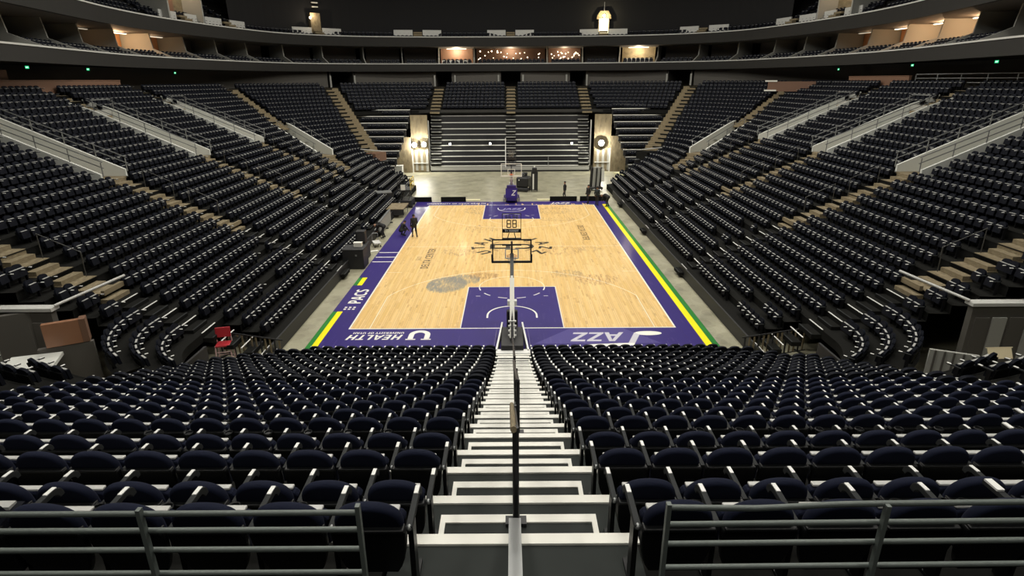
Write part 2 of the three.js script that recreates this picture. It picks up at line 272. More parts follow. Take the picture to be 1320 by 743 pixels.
// all for the half x < 0; the other half is its mirror
const AISLES = [
  { from: [-16.1, 17.6], to: [-26, 17.6] }, ...VOMS.flatMap((z) => [{ from: [-16.1, z], to: [-22.6, z] }, { from: [-28.6, z], to: [-32.4, z] }]),
  { from: [-16.1, -17.4], to: [-18.4, -19.2] }, { from: [-23.6, -23.1], to: [-31.6, -29.2] }, { from: AISLE_F[0], to: AISLE_F[1], wide: 1.7 }, { from: [-9.7, -38.2], to: [-9.7, -44.4] }, { from: [-11.0, 26], to: [-11.0, 34] },
];
const LOW_AISLES = [17.6, 6.5, -3.5, -13.5];
const centreward = (x, z) => { const [[ax, az], [bx, bz]] = AISLE_F; return (bx - ax) * (z - az) - (bz - az) * (x - ax) > 0; };
function hole(x, z, d) {                                         // where the half bowl has no steps
  if (z < -ZF + 3 && d < 15.6 && z < -24.5 && centreward(x, z)) return true;
  if (z <= -ZF && d < PERM + 0.1 && Math.atan2(-z - ZF, -x - HX) > 0.6) return true;
  if (d > 12.4 && d < 18.9 && VOMS.some((v) => Math.abs(z - v) < 1)) return true;
  if (seg(x, z, VOM4) < 0.95) return true;
  if (z > 16.6 && d < 2.6) return true;
  if (z > ZN) { const a = Math.atan2(z - ZN, -x - HX); if (d < 1.8 || (a > 0.95 && d < PERM) || (a > 0.1 && a < 0.72 && d > 4.7 && d < 11) || (a > 0.7 && a < 1.02 && d > 4.5 && d < 8.2)) return true; if (d < 12 && a > 1.5) return true; }
  return false;
}
function baseSamples() {
  const s = [];
  for (let a = 84; a > 0; a -= 2) s.push([-HX, ZN, -Math.cos(a * R), Math.sin(a * R)]);
  s.push([-HX, ZN, -1, 0]);
  for (let z = 19; z >= -22.5; z -= 0.5) s.push([-HX, z, -1, 0]);
  for (let a = 2; a <= 90; a += 2) s.push([-HX, -ZF, -Math.cos(a * R), -Math.sin(a * R)]);
  for (let x = -9.4; x <= 0.01; x += 0.47) s.push([Math.min(x, 0), -ZF, 0, -1]);
  return s;
}
const at = ([bx, bz, nx, nz], d, y) => V(bx + nx * d, y, bz + nz * d);
const rows = []; for (let i = 0; i < 8; i++) rows.push({ d: LOW + LROW * i, next: LOW + LROW * (i + 1), low: true }); for (let i = 0; i < ROWS; i++) rows.push({ d: PERM + ROW * i, next: PERM + ROW * (i + 1) });
{
  const S = baseSamples(), treads = [], noses = [];
  rows.forEach(({ d, next, low }, k) => {
    const y = level(d), y0 = k ? level(rows[k - 1].d) : 0;
    for (let i = 0; i + 1 < S.length; i++) {
      const p = S[i], q = S[i + 1], mx = (p[0] + q[0]) / 2 + (p[2] + q[2]) / 2 * (d + 0.4), mz = (p[1] + q[1]) / 2 + (p[3] + q[3]) / 2 * (d + 0.4);
      if (hole(mx, mz, d + 0.4)) continue;
      for (const m of [1, -1]) {
        const f = (v) => V(v.x * m, v.y, v.z);
        treads.push([at(p, d, y0 - 0.02), at(q, d, y0 - 0.02), at(q, d, y), at(p, d, y)].map(f), [at(p, d, y), at(q, d, y), at(q, next, y), at(p, next, y)].map(f));
        if (!low || 1) noses.push([at(p, d - 0.012, y - 0.03), at(q, d - 0.012, y - 0.03), at(q, d - 0.012, y + 0.012), at(p, d - 0.012, y + 0.012)].map(f), [at(p, d - 0.012, y + 0.012), at(q, d - 0.012, y + 0.012), at(q, d + 0.03, y + 0.012), at(p, d + 0.03, y + 0.012)].map(f));
      }
    }
  });
  const t = structure('grandstand_terrace', 'dark stepped concrete terraces that carry the seat rows around the court', 'grandstand');
  mesh('stepped_treads', quads(treads), K.terrace, t); mesh('row_nosing', quads(noses), K.terrace, t);  // shade between the seat rows is put into this dark concrete tone
  // kerb along the front of the fixed stand, lower front of the floor seats
  for (const m of [-1, 1]) {
    mesh('front_kerb', box(0.14, 0.2, 35), K.tan, t, [m * 16.02, 3.26, 0.6]);
    mesh('front_panel', box(0.08, 0.62, 36.5), K.black, t, [m * 10.12, 0.31, -0.2]);
  }
}
// seats on the bowl
const inAisle = (x, z, pad) => AISLES.some((a) => seg(x, z, [a.from, a.to]) < (a.wide ?? 1.35) / 2 + pad) || VOMS.some((v) => Math.abs(z - v) < 1.35 && -x - HX > 12.2 && -x - HX < 19) || seg(x, z, VOM4) < 1.25;
const seatLine = (d) => {
  const out = [], pitch = 0.53, e = d + 0.42;
  for (let a = 84 * R; a > 0; a -= pitch / e) out.push([-HX - Math.cos(a) * e, ZN + Math.sin(a) * e, Math.cos(a), -Math.sin(a)]);
  for (let z = ZN - 0.3; z > -ZF; z -= pitch) out.push([-HX - e, z, 1, 0]);
  for (let a = 0.2 / e; a < 90 * R; a += pitch / e) out.push([-HX - Math.cos(a) * e, -ZF - Math.sin(a) * e, Math.cos(a), Math.sin(a)]);
  for (let x = -9.6; x < -0.7; x += pitch) out.push([x, -ZF - e, 0, 1]);
  return out;
};
rows.forEach(({ d, low }, k) => {
  const broken = [rr(-18, 14), rr(-18, 14)];
  for (const m of [-1, 1]) for (const [x, z, ix, iz] of seatLine(d)) {
    if (hole(x, z, d + 0.4) || inAisle(x, z, 0.27)) continue;
    if (low && (LOW_AISLES.some((v) => Math.abs(z - v) < 0.75) || Math.abs(z - broken[m > 0 ? 0 : 1]) < 0.8)) continue;
    if (low && z > 17 && d < 2) continue;
    addFarSeat(x * -m, level(d), z, ix * -m, iz);
  }
});
// aisle stairs: a slab on every row and a half step below it
function stair(name, label, from, to, wide, d0, d1, y0, material, group) {
  const t = structure(name, label, 'stairs', undefined, 0, group), dir = V(to[0] - from[0], 0, to[1] - from[1]), L = dir.length(); dir.normalize();
  const turn = Math.atan2(dir.x, dir.z);
  return { t, dir, L, turn };
}
for (const m of [1, -1]) for (const a of AISLES) {
  const [ax, az] = a.from, [bx, bz] = a.to, L = Math.hypot(bx - ax, bz - az), ux = (bx - ax) / L, uz = (bz - az) / L, wide = a.wide ?? 1.35;
  const dOf = (s) => { const x = ax + ux * s, z = az + uz * s, ex = Math.max(-x - HX, 0), ez = Math.max(-z - ZF, z - ZN, 0); return Math.hypot(ex, ez); };
  const t = structure('aisle_stairs', a.wide ? 'wide tan concrete stairs climbing the corner of the stand beside the retracted seats' : Math.abs(az - bz) < 0.1 ? 'straight tan concrete aisle stairs between blocks of side seats' : 'slanting tan concrete aisle stairs in the corner of the stand', 'stairs', undefined, 0, a.wide ? 'wide corner stairs' : Math.abs(az - bz) < 0.1 ? 'side aisle stairs' : 'corner aisle stairs');
  const turn = Math.atan2(ux * m, uz);
  for (const { d, next, low } of rows) {
    if (low) continue;
    let s0 = -1; for (let s = 0; s <= L; s += 0.02) if (dOf(s) >= d) { s0 = s; break; }
    if (s0 < 0 || (s0 === 0 && dOf(0) > d + 0.3)) continue;
    let s1 = L; for (let s = s0; s <= L; s += 0.02) if (dOf(s) >= next) { s1 = s; break; }
    const run = Math.max(0.3, s1 - s0 + 0.02), y = level(d), put = (s, w, h, l, yy, name) => mesh(name, box(w, h, +l.toFixed(2)), K.tan, t, [(ax + ux * s) * m, yy, az + uz * s], [0, turn, 0]);
    put(s0 + run / 2, wide, 0.4, run, y - 0.175, 'landing'); put(s0 - 0.19, wide * 0.9, 0.2, 0.38, y - 0.27, 'step');
  }
}
for (const m of [1, -1]) for (const z of LOW_AISLES) {
  const t = structure('floor_seat_stairs', 'black folding-stand steps with pale edges in the lower side seats', 'stairs', undefined, 0, 'lower side stand stairs');
  rows.filter((r) => r.low).forEach(({ d }) => {
    mesh('step', box(0.4, 0.18, 1.1), K.terrace, t, [m * -(HX + d - 0.2), level(d) - 0.28, z]);
    mesh('step_edge', box(0.05, 0.02, 1.1), K.plate, t, [m * -(HX + d + 0.02), level(d) + 0.02, z]); mesh('step_edge', box(0.05, 0.02, 1.1), K.arm, t, [m * -(HX + d - 0.38), level(d) - 0.18, z]);
  });
}

// ---------------------------------------------------------------- entrances cut into the side stands
function vomitory(m, zc) {
  const t = structure('stand_entrance', 'sunken entrance in the side seats with pale walls and sloping steel rails', 'entrance', undefined, 0, 'side stand entrances');
  const d0 = 12.4, d1 = 18.9, yf = level(12.4) - 0.1, x = (d) => m * -(HX + d);
  mesh('entrance_floor', moved(box(8.4, 0.1, 2.2), 0, 0, 0), K.tan, t, [x(16.6), yf, zc]);
  for (const s of [-1, 1]) {
    const zz = zc + s * 1.06, a = [V(x(d0), yf, zz), V(x(d1 + 2), yf, zz), V(x(d1 + 2), level(d1 + 2) + 0.1, zz), V(x(d1), level(d1) + 0.34, zz), V(x(d0), level(d0) + 0.34, zz)];
    const sh = new THREE.Shape(a.map((p) => new THREE.Vector2(p.x, p.y))), g = new THREE.ExtrudeGeometry(sh, { depth: 0.14, bevelEnabled: false });
    mesh('side_wall', g, K.paleWall, t, [0, 0, zz - 0.07]);
    for (const h of [0.62, 0.95]) mesh('rail', bar(V(x(d0 - 0.2), level(d0) + h + 0.05, zz), V(x(d1 + 0.3), level(d1) + h + 0.05, zz), 0.03), K.steel, t);
    for (let i = 0; i < 5; i++) { const d = d0 - 0.1 + (d1 - d0) * i / 4; mesh('rail_post', box(0.04, 0.75, 0.04), K.steel, t, [x(d), level(d) + 0.64, zz]); }
  }
  mesh('lintel', box(0.2, level(d1) + 0.3 - (yf + 2.1), 2.3), K.greyWall, t, [x(d1 + 0.1), (level(d1) + 0.3 + yf + 2.1) / 2, zc]);
  mesh('lintel_rail', bar(V(x(d1), level(d1) + 1.0, zc - 1.06), V(x(d1), level(d1) + 1.0, zc + 1.06), 0.03), K.steel, t);
  mesh('tunnel_end', box(0.1, 2.3, 2.3), K.greyWall, t, [x(20.9), yf + 1.1, zc]); mesh('tunnel_roof', box(2.0, 0.1, 2.3), K.greyWall, t, [x(19.9), yf + 2.2, zc]);
}
for (const m of [1, -1]) for (const z of VOMS) vomitory(m, z);
for (const m of [1, -1]) {                                       // the slanting pair in the far corners
  const t = structure('corner_entrance', 'slanting sunken entrance with a lit cream wall in the far corner seats', 'entrance', undefined, 0, 'far corner entrances');
  const [[ax, az], [bx, bz]] = VOM4, L = Math.hypot(bx - ax, bz - az), turn = Math.atan2((bx - ax) * m, bz - az), y0 = 4.1, y1 = 6.35;
  for (const s of [-1, 1]) {
    const px = -(bz - az) / L * 0.95 * s, pz = (bx - ax) / L * 0.95 * s, far = pz < 0 ? 1 : 0;
    const sh = new THREE.Shape([[0, y0 - 0.2], [L + 1, y0 - 0.2], [L + 1, y1 + 0.6], [L, y1 + 0.35], [0, y0 + 0.55]].map((p) => new THREE.Vector2(...p))), g = new THREE.ExtrudeGeometry(sh, { depth: 0.14, bevelEnabled: false });
    g.translate(0, 0, -0.07); g.rotateY(-Math.PI / 2);                // x -> z
    mesh('side_wall', g, K.paleWall, t, [(ax + px) * m, 0, az + pz], [0, turn, 0]);
    mesh('rail', bar(V((ax + px) * m, y0 + 1.2, az + pz), V((bx + px) * m, y1 + 1.0, bz + pz), 0.03), K.steel, t);
    for (const q of [0.05, 0.5, 0.95]) mesh('rail_post', box(0.04, 0.8, 0.04), K.steel, t, [(ax + px + (bx - ax) * q) * m, y0 + 0.85 + (y1 - y0 - 0.2) * q, az + pz + (bz - az) * q]);
  }
  mesh('entrance_floor', box(1.9, 0.1, L + 1), K.tan, t, [(ax + bx) / 2 * m, y0 - 0.05, (az + bz) / 2], [0, turn, 0]);
}
// short steel handrails standing in the side aisles, one per few rows
for (const m of [1, -1]) for (const [z, list] of [[17.6, [7.4, 10.5]], [6.5, [7.2, 9.6]], [-3.5, [7.2, 9.6]], [-13.5, [7.2, 9.8]]]) for (const d of list) {
  const t = thing('aisle_handrail', 'low dark steel handrail at the edge of side aisle stairs', 'handrail', undefined, 0, 'side aisle handrails'), zz = z - 0.6, x = (q) => m * -(HX + q);
  mesh('rail', tube([V(x(d), level(d) + 0.55, zz), V(x(d) + 0, level(d) + 0.9, zz), V(x(d + 0.15), level(d) + 0.97, zz), V(x(d + 1.6), level(d + 1.6) + 0.95, zz)], 0.018), K.thinRail, t);
  for (const q of [0.02, 1.58]) mesh('post', bar(V(x(d + q), level(d + q) - 0.2, zz), V(x(d + q), level(d + q) + 0.93, zz), 0.018), K.thinRail, t);
}

// ---------------------------------------------------------------- the near end stand
const NEAR_Y = [8.26, 7.9, 7.57, 7.19, 6.86, 6.48, 6.12, 5.75, 5.4, 5.04, 4.69, 4.36, 4.03, 3.69, 3.35, 3.02, 2.71, 2.41, 2.13, 1.9, 1.61].map((y) => 11.04 - 1.08 * (11.04 - y));
const NEAR_D = 0.8765, nearZ = (i) => 36.33 - NEAR_D * i, nearHalf = (i) => i > 19 ? 8.1 : i > 18 ? 8.9 : i > 17 ? 9.6 : 10.4;
{
  const t = structure('end_stand', 'dark stepped deck of the near end stand with white edge strips on every row', 'grandstand');
  const s = structure('central_stairs', 'dark central aisle stairs with white outlined half steps', 'stairs', [0.04, 0, 0]);
  NEAR_Y.forEach((y, i) => {
    const z = nearZ(i), w = nearHalf(i), below = NEAR_Y[i + 1] ?? 0, wide = i < 11 ? 17 : w;
    for (const m of [-1, 1]) {
      mesh('row_deck', box(wide - 0.85, 0.42, +NEAR_D.toFixed(4)), K.terrace, t, [m * (wide + 0.85) / 2, y - 0.21, z + NEAR_D / 2]);
      mesh('row_edge', box(+(wide - 0.86).toFixed(2), 0.02, 0.06), K.white, t, [m * (wide + 0.86) / 2, y + 0.004, z + 0.03]);
      // aisle edge: two strips each side of the handrail line
      mesh('edge_strip', box(0.845, 0.022, 0.095), K.white, s, [m * 0.4325, y + 0.004, z + 0.047]);
    }
    mesh('aisle_tread', box(1.72, 0.42, +NEAR_D.toFixed(4)), K.tread, s, [0, y - 0.213, z + NEAR_D / 2]);
    if (i < NEAR_Y.length - 1) {
      const h = (y - below) / 2;
      mesh('half_step', box(1.2, +h.toFixed(3), 0.42), K.tread, s, [0, below + h / 2, z - 0.21]);
      for (const m of [-1, 1]) { mesh('edge_strip', box(0.59, 0.014, 0.085), K.white, s, [m * 0.305, below + h + 0.005, z - 0.378]); mesh('side_strip', box(0.04, 0.014, 0.335), K.white, s, [m * 0.58, below + h + 0.005, z - 0.168]); }
    }
  });
  // the deck that the camera's landing belongs to
  mesh('landing_deck', box(34, 0.42, 6), K.terrace, t, [0, 8.2, 40.2]);
  mesh('lowest_front_panel', box(16.2, 0.8, 0.06), K.black, t, [0, 0.42, nearZ(20) - 0.05]);
  for (const m of [-1, 1]) { mesh('stand_side_panel', box(0.08, 2.6, 5.2), K.black, t, [m * 10.4, 1.3, 24.2]); }
}
// seats of the near end: the nearest three hundred in view one by one, the rest joins the others
{
  const view = camera; view.updateMatrixWorld(); view.updateProjectionMatrix();
  const list = [];
  NEAR_Y.forEach((y, i) => { for (const m of [-1, 1]) { let n = 0; for (let x = m < 0 ? 0.85 : 0.97; x < (i < 11 ? 16 : nearHalf(i)) - 0.2; x += 0.475, n++) {
    if (i < 13 && Math.abs(x - 11) < 0.75 && i > 2) continue;
    const p = V(m * x, y + 0.6, nearZ(i) + 0.42), c = p.clone().applyMatrix4(view.matrixWorldInverse), q = p.clone().project(view);
    list.push({ m, x, y, i, n, z: nearZ(i) + (i ? 0.42 : 0.24), seen: Math.abs(q.x) < 1.02 && Math.abs(q.y) < 1.12, far: -c.z });
  } } });
  const CUPS = new Set([1, 4, 5, 8, 11]);
  list.filter((s) => s.seen).sort((a, b) => a.far - b.far).forEach((s, k) => { s.own = k < 300; });
  for (const s of list) {
    if (s.own) placeSeat(s.n === 0 ? (s.m < 0 ? 'end' : 'end_single') : CUPS.has(s.i) ? 'cup' : 'plain', s.m * s.x, s.y, s.z, s.i);
    else addFarSeat(s.m * s.x, s.y, s.z, 0, -1);
  }
}
// handrails down the middle of the central stairs
const stepY = (z) => { let i = 0; while (i < 20 && nearZ(i) > z + 0.001) i++; const y = NEAR_Y[i], up = i > 0 && nearZ(i - 1) - z < 0.42; return up ? (y + NEAR_Y[i - 1]) / 2 : y; };
[[36.0, 34.1, 0.02], [32.5, 29.9, 0.075], [29.3, 26.6, 0.06], [26.0, 23.2, 0.06], [22.6, 19.8, 0.05]].forEach(([z0, z1, x], k) => {
  const t = thing('stair_handrail', ['black centre handrail with light on its top bar painted tan, topmost on the stairs', 'second black centre handrail down the stairs', 'third black centre handrail down the stairs', 'fourth black centre handrail down the stairs', 'lowest black centre handrail on the stairs'][k], 'handrail');
  const y0 = stepY(z0), y1 = stepY(z1), h0 = y0 + 0.86, h1 = y1 + 0.86;
  mesh('near_post', bar(V(x, y0, z0), V(x, h0, z0), 0.024), K.black, t); mesh('far_post', bar(V(x, y1, z1), V(x, h1, z1), 0.024), K.black, t);
  mesh('top_bar', bar(V(x - 0.015, h0 + 0.01, z0 + 0.05), V(x - 0.03, h1 + 0.01, z1), 0.024), k ? K.black : K.tan, t); mesh('middle_bar', bar(V(x, h0 - 0.4, z0), V(x, h1 - 0.4, z1), 0.018), K.black, t);  // topmost bar coloured tan to stand for light on the black tube
  mesh('infill_panel', beam(V(x + 0.01, h0 - 0.25, z0), V(x, h1 - 0.25, z1), 0.025, 0.4), K.black, t); mesh('base_plate', box(0.16, 0.03, 0.09), K.black, t, [x, y0 + 0.025, z0]);
});
single('floor_rail', 'flat grey steel bar lying down the middle of the topmost stairs', 'rail', beam(V(0.01, 8.1, 36.25), V(0.012, 8.62, 38.2), 0.085, 0.03), K.steel);
// guard rails in front of the camera's landing
for (const m of [-1, 1]) {
  const z = 37.24, t = thing('guard_rail', m < 0 ? 'grey-green steel guard rail with level bars, straight top bar' : 'grey-green steel guard rail with level bars, slightly bent top bar', 'railing', [m * 0.77, 0, z]);
  [9.02, 8.916, 8.793, 8.64].forEach((y, k) => {
    if (k === 0 && m > 0) mesh('top_bar', tube([V(0, y + 0.02, 0), V(0.45, y + 0.012, 0), V(0.9, y + 0.035, 0), V(3.2, y + 0.05, 0)], 0.015, 30), K.rail, t);
    else mesh(k ? 'bar' : 'top_bar', bar(V(0, y + (m > 0 ? 0.02 : 0), 0), V(m * 3.2, y + (m > 0 ? 0.04 : 0), 0), 0.0145), K.rail, t);
  });
  for (const x of [0, 1.07, 2.2]) mesh('post', box(0.022, 0.66, 0.03), K.rail, t, [m * x, 8.735, x ? 0.02 : 0]);
}

// ---------------------------------------------------------------- the far end: retracted bank, wings, side walls, upper rows
{
  const Z = -35.9, X0 = -10.3, X1 = 9.95, t = thing('retracted_seating', 'tall retracted bank of folding seat rows with white row edges', 'seating', [0, 0, Z]);
  const edge = [0.75, 1.25, 1.9, 2.55, 3.2, 3.85, 4.5, 5.2, 5.95, 6.75];
  edge.forEach((y, i) => {
    const z = -i * 0.28, n = edge[i + 1] ?? 7.35;
    mesh('row_edge', box(20.25, 0.085, 0.1), K.white, t, [(X0 + X1) / 2, y, z]);
    mesh('folded_seat_row', box(20.2, n - y - 0.085, 0.16), K.curtain, t, [(X0 + X1) / 2, (y + n) / 2, z - 0.14]);
    mesh('row_deck', box(20.2, 0.05, 0.5), K.terrace, t, [(X0 + X1) / 2, y - 0.03, z - 0.25]);
    for (const [x, w] of [[X0 + 0.75, 1.3], [-0.05, 1.25], [X1 - 0.75, 1.3]]) { mesh('aisle_step', box(w, 0.07, 0.3), K.greyWall, t, [x, y + 0.33, z + 0.03]); mesh('aisle_riser', box(w, 0.3, 0.06), K.terrace, t, [x, y + 0.16, z + 0.06]); }
  });
  mesh('front_board', box(20.2, 0.42, 0.12), K.greyWall, t, [(X0 + X1) / 2, 0.43, 0.12]); mesh('kick_board', box(20.2, 0.2, 0.1), K.black, t, [(X0 + X1) / 2, 0.1, 0.1]); mesh('support_frame', box(20.0, 6.6, 0.3), K.black, t, [(X0 + X1) / 2, 3.4, -3.2]);
  mesh('aisle_rail', bar(V(-0.72, 0.6, 0.3), V(-0.72, 4.1, -0.9), 0.045), K.plate, t);
  for (const x of [X0 - 0.12, X1 + 0.12]) mesh('end_post', box(0.12, 5.6, 0.3), K.ledge, t, [x, 3.5, -0.7]);
  mesh('steel_upright', box(0.06, 1.4, 0.06), K.steel, t, [4.7, 1.2, 0.2]);
}
// lamps that glare through the retracted bank and beside it
function lamp(name, label, x, y, z, r, power, group, aim) {
  const t = thing(name, label, 'lamp', [x, y, z], 0, group);
  mesh('lamp_housing', cyl(r * 1.25, r * 0.9, 0.3, 16), K.black, t, [0, 0, -0.17], [Math.PI / 2, 0, 0]);
  mesh('lamp_face', new THREE.SphereGeometry(r, 16, 10), glow(1, 0.97, 0.86, 14), t);
  mesh('bracket', box(0.05, 0.4, 0.05), K.black, t, [0, 0.1, -0.34]);
  if (power) { const l = new THREE.PointLight(new THREE.Color().setRGB(1, 0.96, 0.84), power, 0, 2); l.position.set(0, 0, r + 0.12); t.add(l); }
}
for (const [x, y, p] of [[-12.15, 3.45, 30], [-10.95, 3.5, 30]]) lamp('work_light', 'glaring round work light on the tan wall left of the retracted seats', x, y, -35.45, 0.30, p, 'work lights beside the retracted seats, pair');
lamp('work_light', 'single glaring work light on the tan wall at the other end of the retracted seats', 11.3, 3.55, -35.45, 0.36, 40);
for (const x of [-7.7, -2.65, 7.65]) lamp('bank_light', 'small bright lamp shining between the retracted seat rows', x, 3.5, -35.9, 0.13, 3, 'small lamps among the retracted rows');
for (const m of [-1, 1]) {
  // pocket wall beside the bank
  const t = structure('pocket_wall', m < 0 ? 'stained tan wall panel under a pair of work lights beside retracted seats' : 'stained tan wall panel under a single work light beside retracted seats', 'wall', [m * 11.5, 0, -36]);
  mesh('wall_panel', box(2.1, 7.0, 0.3), K.tan, t, [0, 3.5, 0]); mesh('corner_post', box(0.14, 2.9, 0.2), K.ledge, t, [m * 0.98, 1.45, 0.24]);
  for (let i = 0; i < 6; i++) mesh('wood_board', box(0.3, +(2.7 + rr(-0.2, 0.2)).toFixed(2), 0.06), i % 2 ? K.greyWall : K.tan, t, [-0.85 + i * 0.335, 1.5, 0.2]);
  mesh('rail', box(1.9, 0.08, 0.1), K.ledge, t, [0, 1.15, 0.27]); mesh('return_wall', box(1.9, 4.4, 0.2), K.tan, t, [m * 2.0, 2.2, 0.45]);
  // wing rows that step down beside the wide corner stairs
  const w = thing('wing_seating', m < 0 ? 'short tapering seat wing beside the pair of work lights' : 'short tapering seat wing beside the single work light', 'seating', [0, 0, 0]);
  for (let i = 0; i < 9; i++) {
    const y = 1.45 + i * 0.72, z = -28.2 - i * 1.12, xo = 15.1 + i * 0.66 + (m > 0 ? 0 : 0), xi = Math.max(13.4 - i * 0.12, 12.7);
    const xx = m * (xo + xi) / 2, ww = xo - xi;
    mesh('row_edge', box(+ww.toFixed(2), 0.12, 0.1), K.white, w, [xx, y + 0.36, z - 0.05]); mesh('row_deck', box(+ww.toFixed(2), 0.08, 1.2), K.terrace, w, [xx, y - 0.06 + 0.36, z - 0.6]); mesh('row_riser', box(+ww.toFixed(2), 0.66, 0.08), K.black, w, [xx, y, z - 0.02]);
    for (let x = xi + 0.4; x < xo - 0.5; x += 0.53) addFarSeat(m * x, y + 0.34, z - 0.75, 0, 1);
  }
  // black screen, brown block and pale crate in front of the corner
  const b = structure('black_screen', m < 0 ? 'black draped screen wall in the far corner beside the pale crate' : 'black draped screen wall in the far corner beside the yellow-topped crate', 'screen', [m * 16.4, 0, -27.2]);
  mesh('drape', box(5.4, 2.6, 0.15), K.curtain, b, [0, 1.3, 0], [0, m * 0.25, 0]); mesh('top_rail', box(5.4, 0.08, 0.2), K.steel, b, [0, 2.62, 0], [0, m * 0.25, 0]);
  const p = structure('corner_platform', m < 0 ? 'brown boarded platform at the foot of the wide corner stairs' : 'dark platform with pale rail at the foot of the wide corner stairs', 'platform', [m * 16.4, 0, -26.6]);
  mesh('platform_body', box(4.2, 0.9, 2.2), m < 0 ? K.brown : K.terrace, p, [0, 3.1, -0.4], [0, m * 0.35, 0]); mesh('platform_rail', bar(V(-m * 2.2, 3.8, 1.0), V(m * 2.4, 4.1, 0.2), 0.05), K.ledge, p);
}
{ // back wall of the far concourse with its dark portals, and the side concourse walls
  const t = structure('wall_concourse', 'grey-brown concourse wall behind the top row with dark portals', 'wall');
  // plan of the upper ring (half), from the near side to the middle of the far end
  globalThis.RING = [[28, 40], [28.4, 26], [28.7, 14], [29.2, 4], [31.2, -6], [32.3, -12], [32.7, -18], [32.3, -24], [31, -32], [28.6, -39.3], [25, -43.4], [20.5, -46.1], [12, -48.1], [0, -48.8]];
  const half = new THREE.CatmullRomCurve3(RING.map(([x, z]) => V(-x, 0, z)), false, 'centripetal').getSpacedPoints(110);
  const loop = [...half, ...half.slice(0, -1).reverse().map((p) => V(-p.x, 0, p.z))];
  const normal = loop.map((p, i) => { const a = loop[Math.max(0, i - 1)], b = loop[Math.min(loop.length - 1, i + 1)], d = V().subVectors(b, a).normalize(); return V(d.z, 0, -d.x); });   // outward
  if (normal[0].x > 0) normal.forEach((n) => n.negate());
  globalThis.ring = { loop, normal, n: loop.length, p: (i, off, y) => V(loop[i].x + normal[i].x * off, y, loop[i].z + normal[i].z * off) };
  globalThis.band = (off0, y0, off1, y1, i0 = 0, i1 = ring.n - 1, skip = () => false) => { const q = []; for (let i = i0; i < i1; i++) if (!skip(i)) q.push([ring.p(i, off0, y0), ring.p(i + 1, off0, y0), ring.p(i + 1, off1, y1), ring.p(i, off1, y1)]); return quads(q); };
  const W = baseSamples(), wall = [], walk = [], PORTALS = [[-9.4, 2.2, -49.3], [0, 2.8, -49.3], [9.4, 2.2, -49.3], [-23.2, 2.6, -45.7], [23.2, 2.6, -45.7]];
  for (let i = 0; i + 1 < W.length; i++) for (const m of [1, -1]) { const f = (v) => V(v.x * m, v.y, v.z), p = W[i], q = W[i + 1], c = at(p, 26.8, 0).add(at(q, 26.8, 0)).multiplyScalar(0.5); if (!PORTALS.some(([x, w, z]) => Math.abs(Math.abs(x) + c.x) < w / 2 + 0.02 && Math.abs(c.z - z) < 1.6)) wall.push([at(p, 26.8, 9.8), at(q, 26.8, 9.8), at(q, 26.8, 12.5), at(p, 26.8, 12.5)].map(f)); walk.push([at(p, 22.5, 10.25), at(q, 22.5, 10.25), at(q, 26.9, 10.25), at(p, 26.9, 10.25)].map(f)); }
  mesh('wall_face', quads(wall), K.backWall, t); mesh('walkway', quads(walk), K.terrace, t); mesh('soffit', band(0, 12.3, 9, 12.3), K.fascia, t);
  for (const [x, w, z] of PORTALS) {                             // open passages that run back from the concourse
    const turn = Math.abs(x) > 20 ? -Math.sign(x) * 0.52 : 0, p = new THREE.Group(); p.name = 'portal'; p.position.set(x, 10.25, z); p.rotation.y = turn; t.add(p);
    for (const s of [-1, 1]) { mesh('passage_wall', box(0.15, 2.25, 7), K.backWall, p, [s * (w / 2 + 0.3), 1.12, -3.4]); mesh('portal_jamb', box(0.22, 1.5, 0.3), K.greyWall, p, [s * (w / 2 + 0.35), 0.75, 0.3]); }
    mesh('passage_end', box(w + 0.7, 2.25, 0.1), K.backWall, p, [0, 1.12, -6.9]); mesh('passage_roof', box(w + 0.7, 0.1, 7), K.backWall, p, [0, 2.2, -3.4]); mesh('passage_floor', box(w + 0.7, 0.1, 7), K.terrace, p, [0, -0.03, -3.4]);
  }
}
{ // centre aisle stairs in the rows above the bank
  const t = structure('upper_centre_stairs', 'tan concrete stairs in the middle of the rows above the retracted bank', 'stairs');
  rows.filter((r) => r.d > 15.6).forEach(({ d }) => { mesh('landing', box(1.3, 0.05, 0.9), K.tan, t, [0, level(d), -(ZF + d + 0.43)]); mesh('step', box(1.1, 0.2, 0.4), K.tan, t, [0, level(d) - 0.29, -(ZF + d - 0.2)]); });
  mesh('bank_front_wall', box(26, 0.35, 0.2), K.fascia, t, [0, 7.35, -38.15]);
}

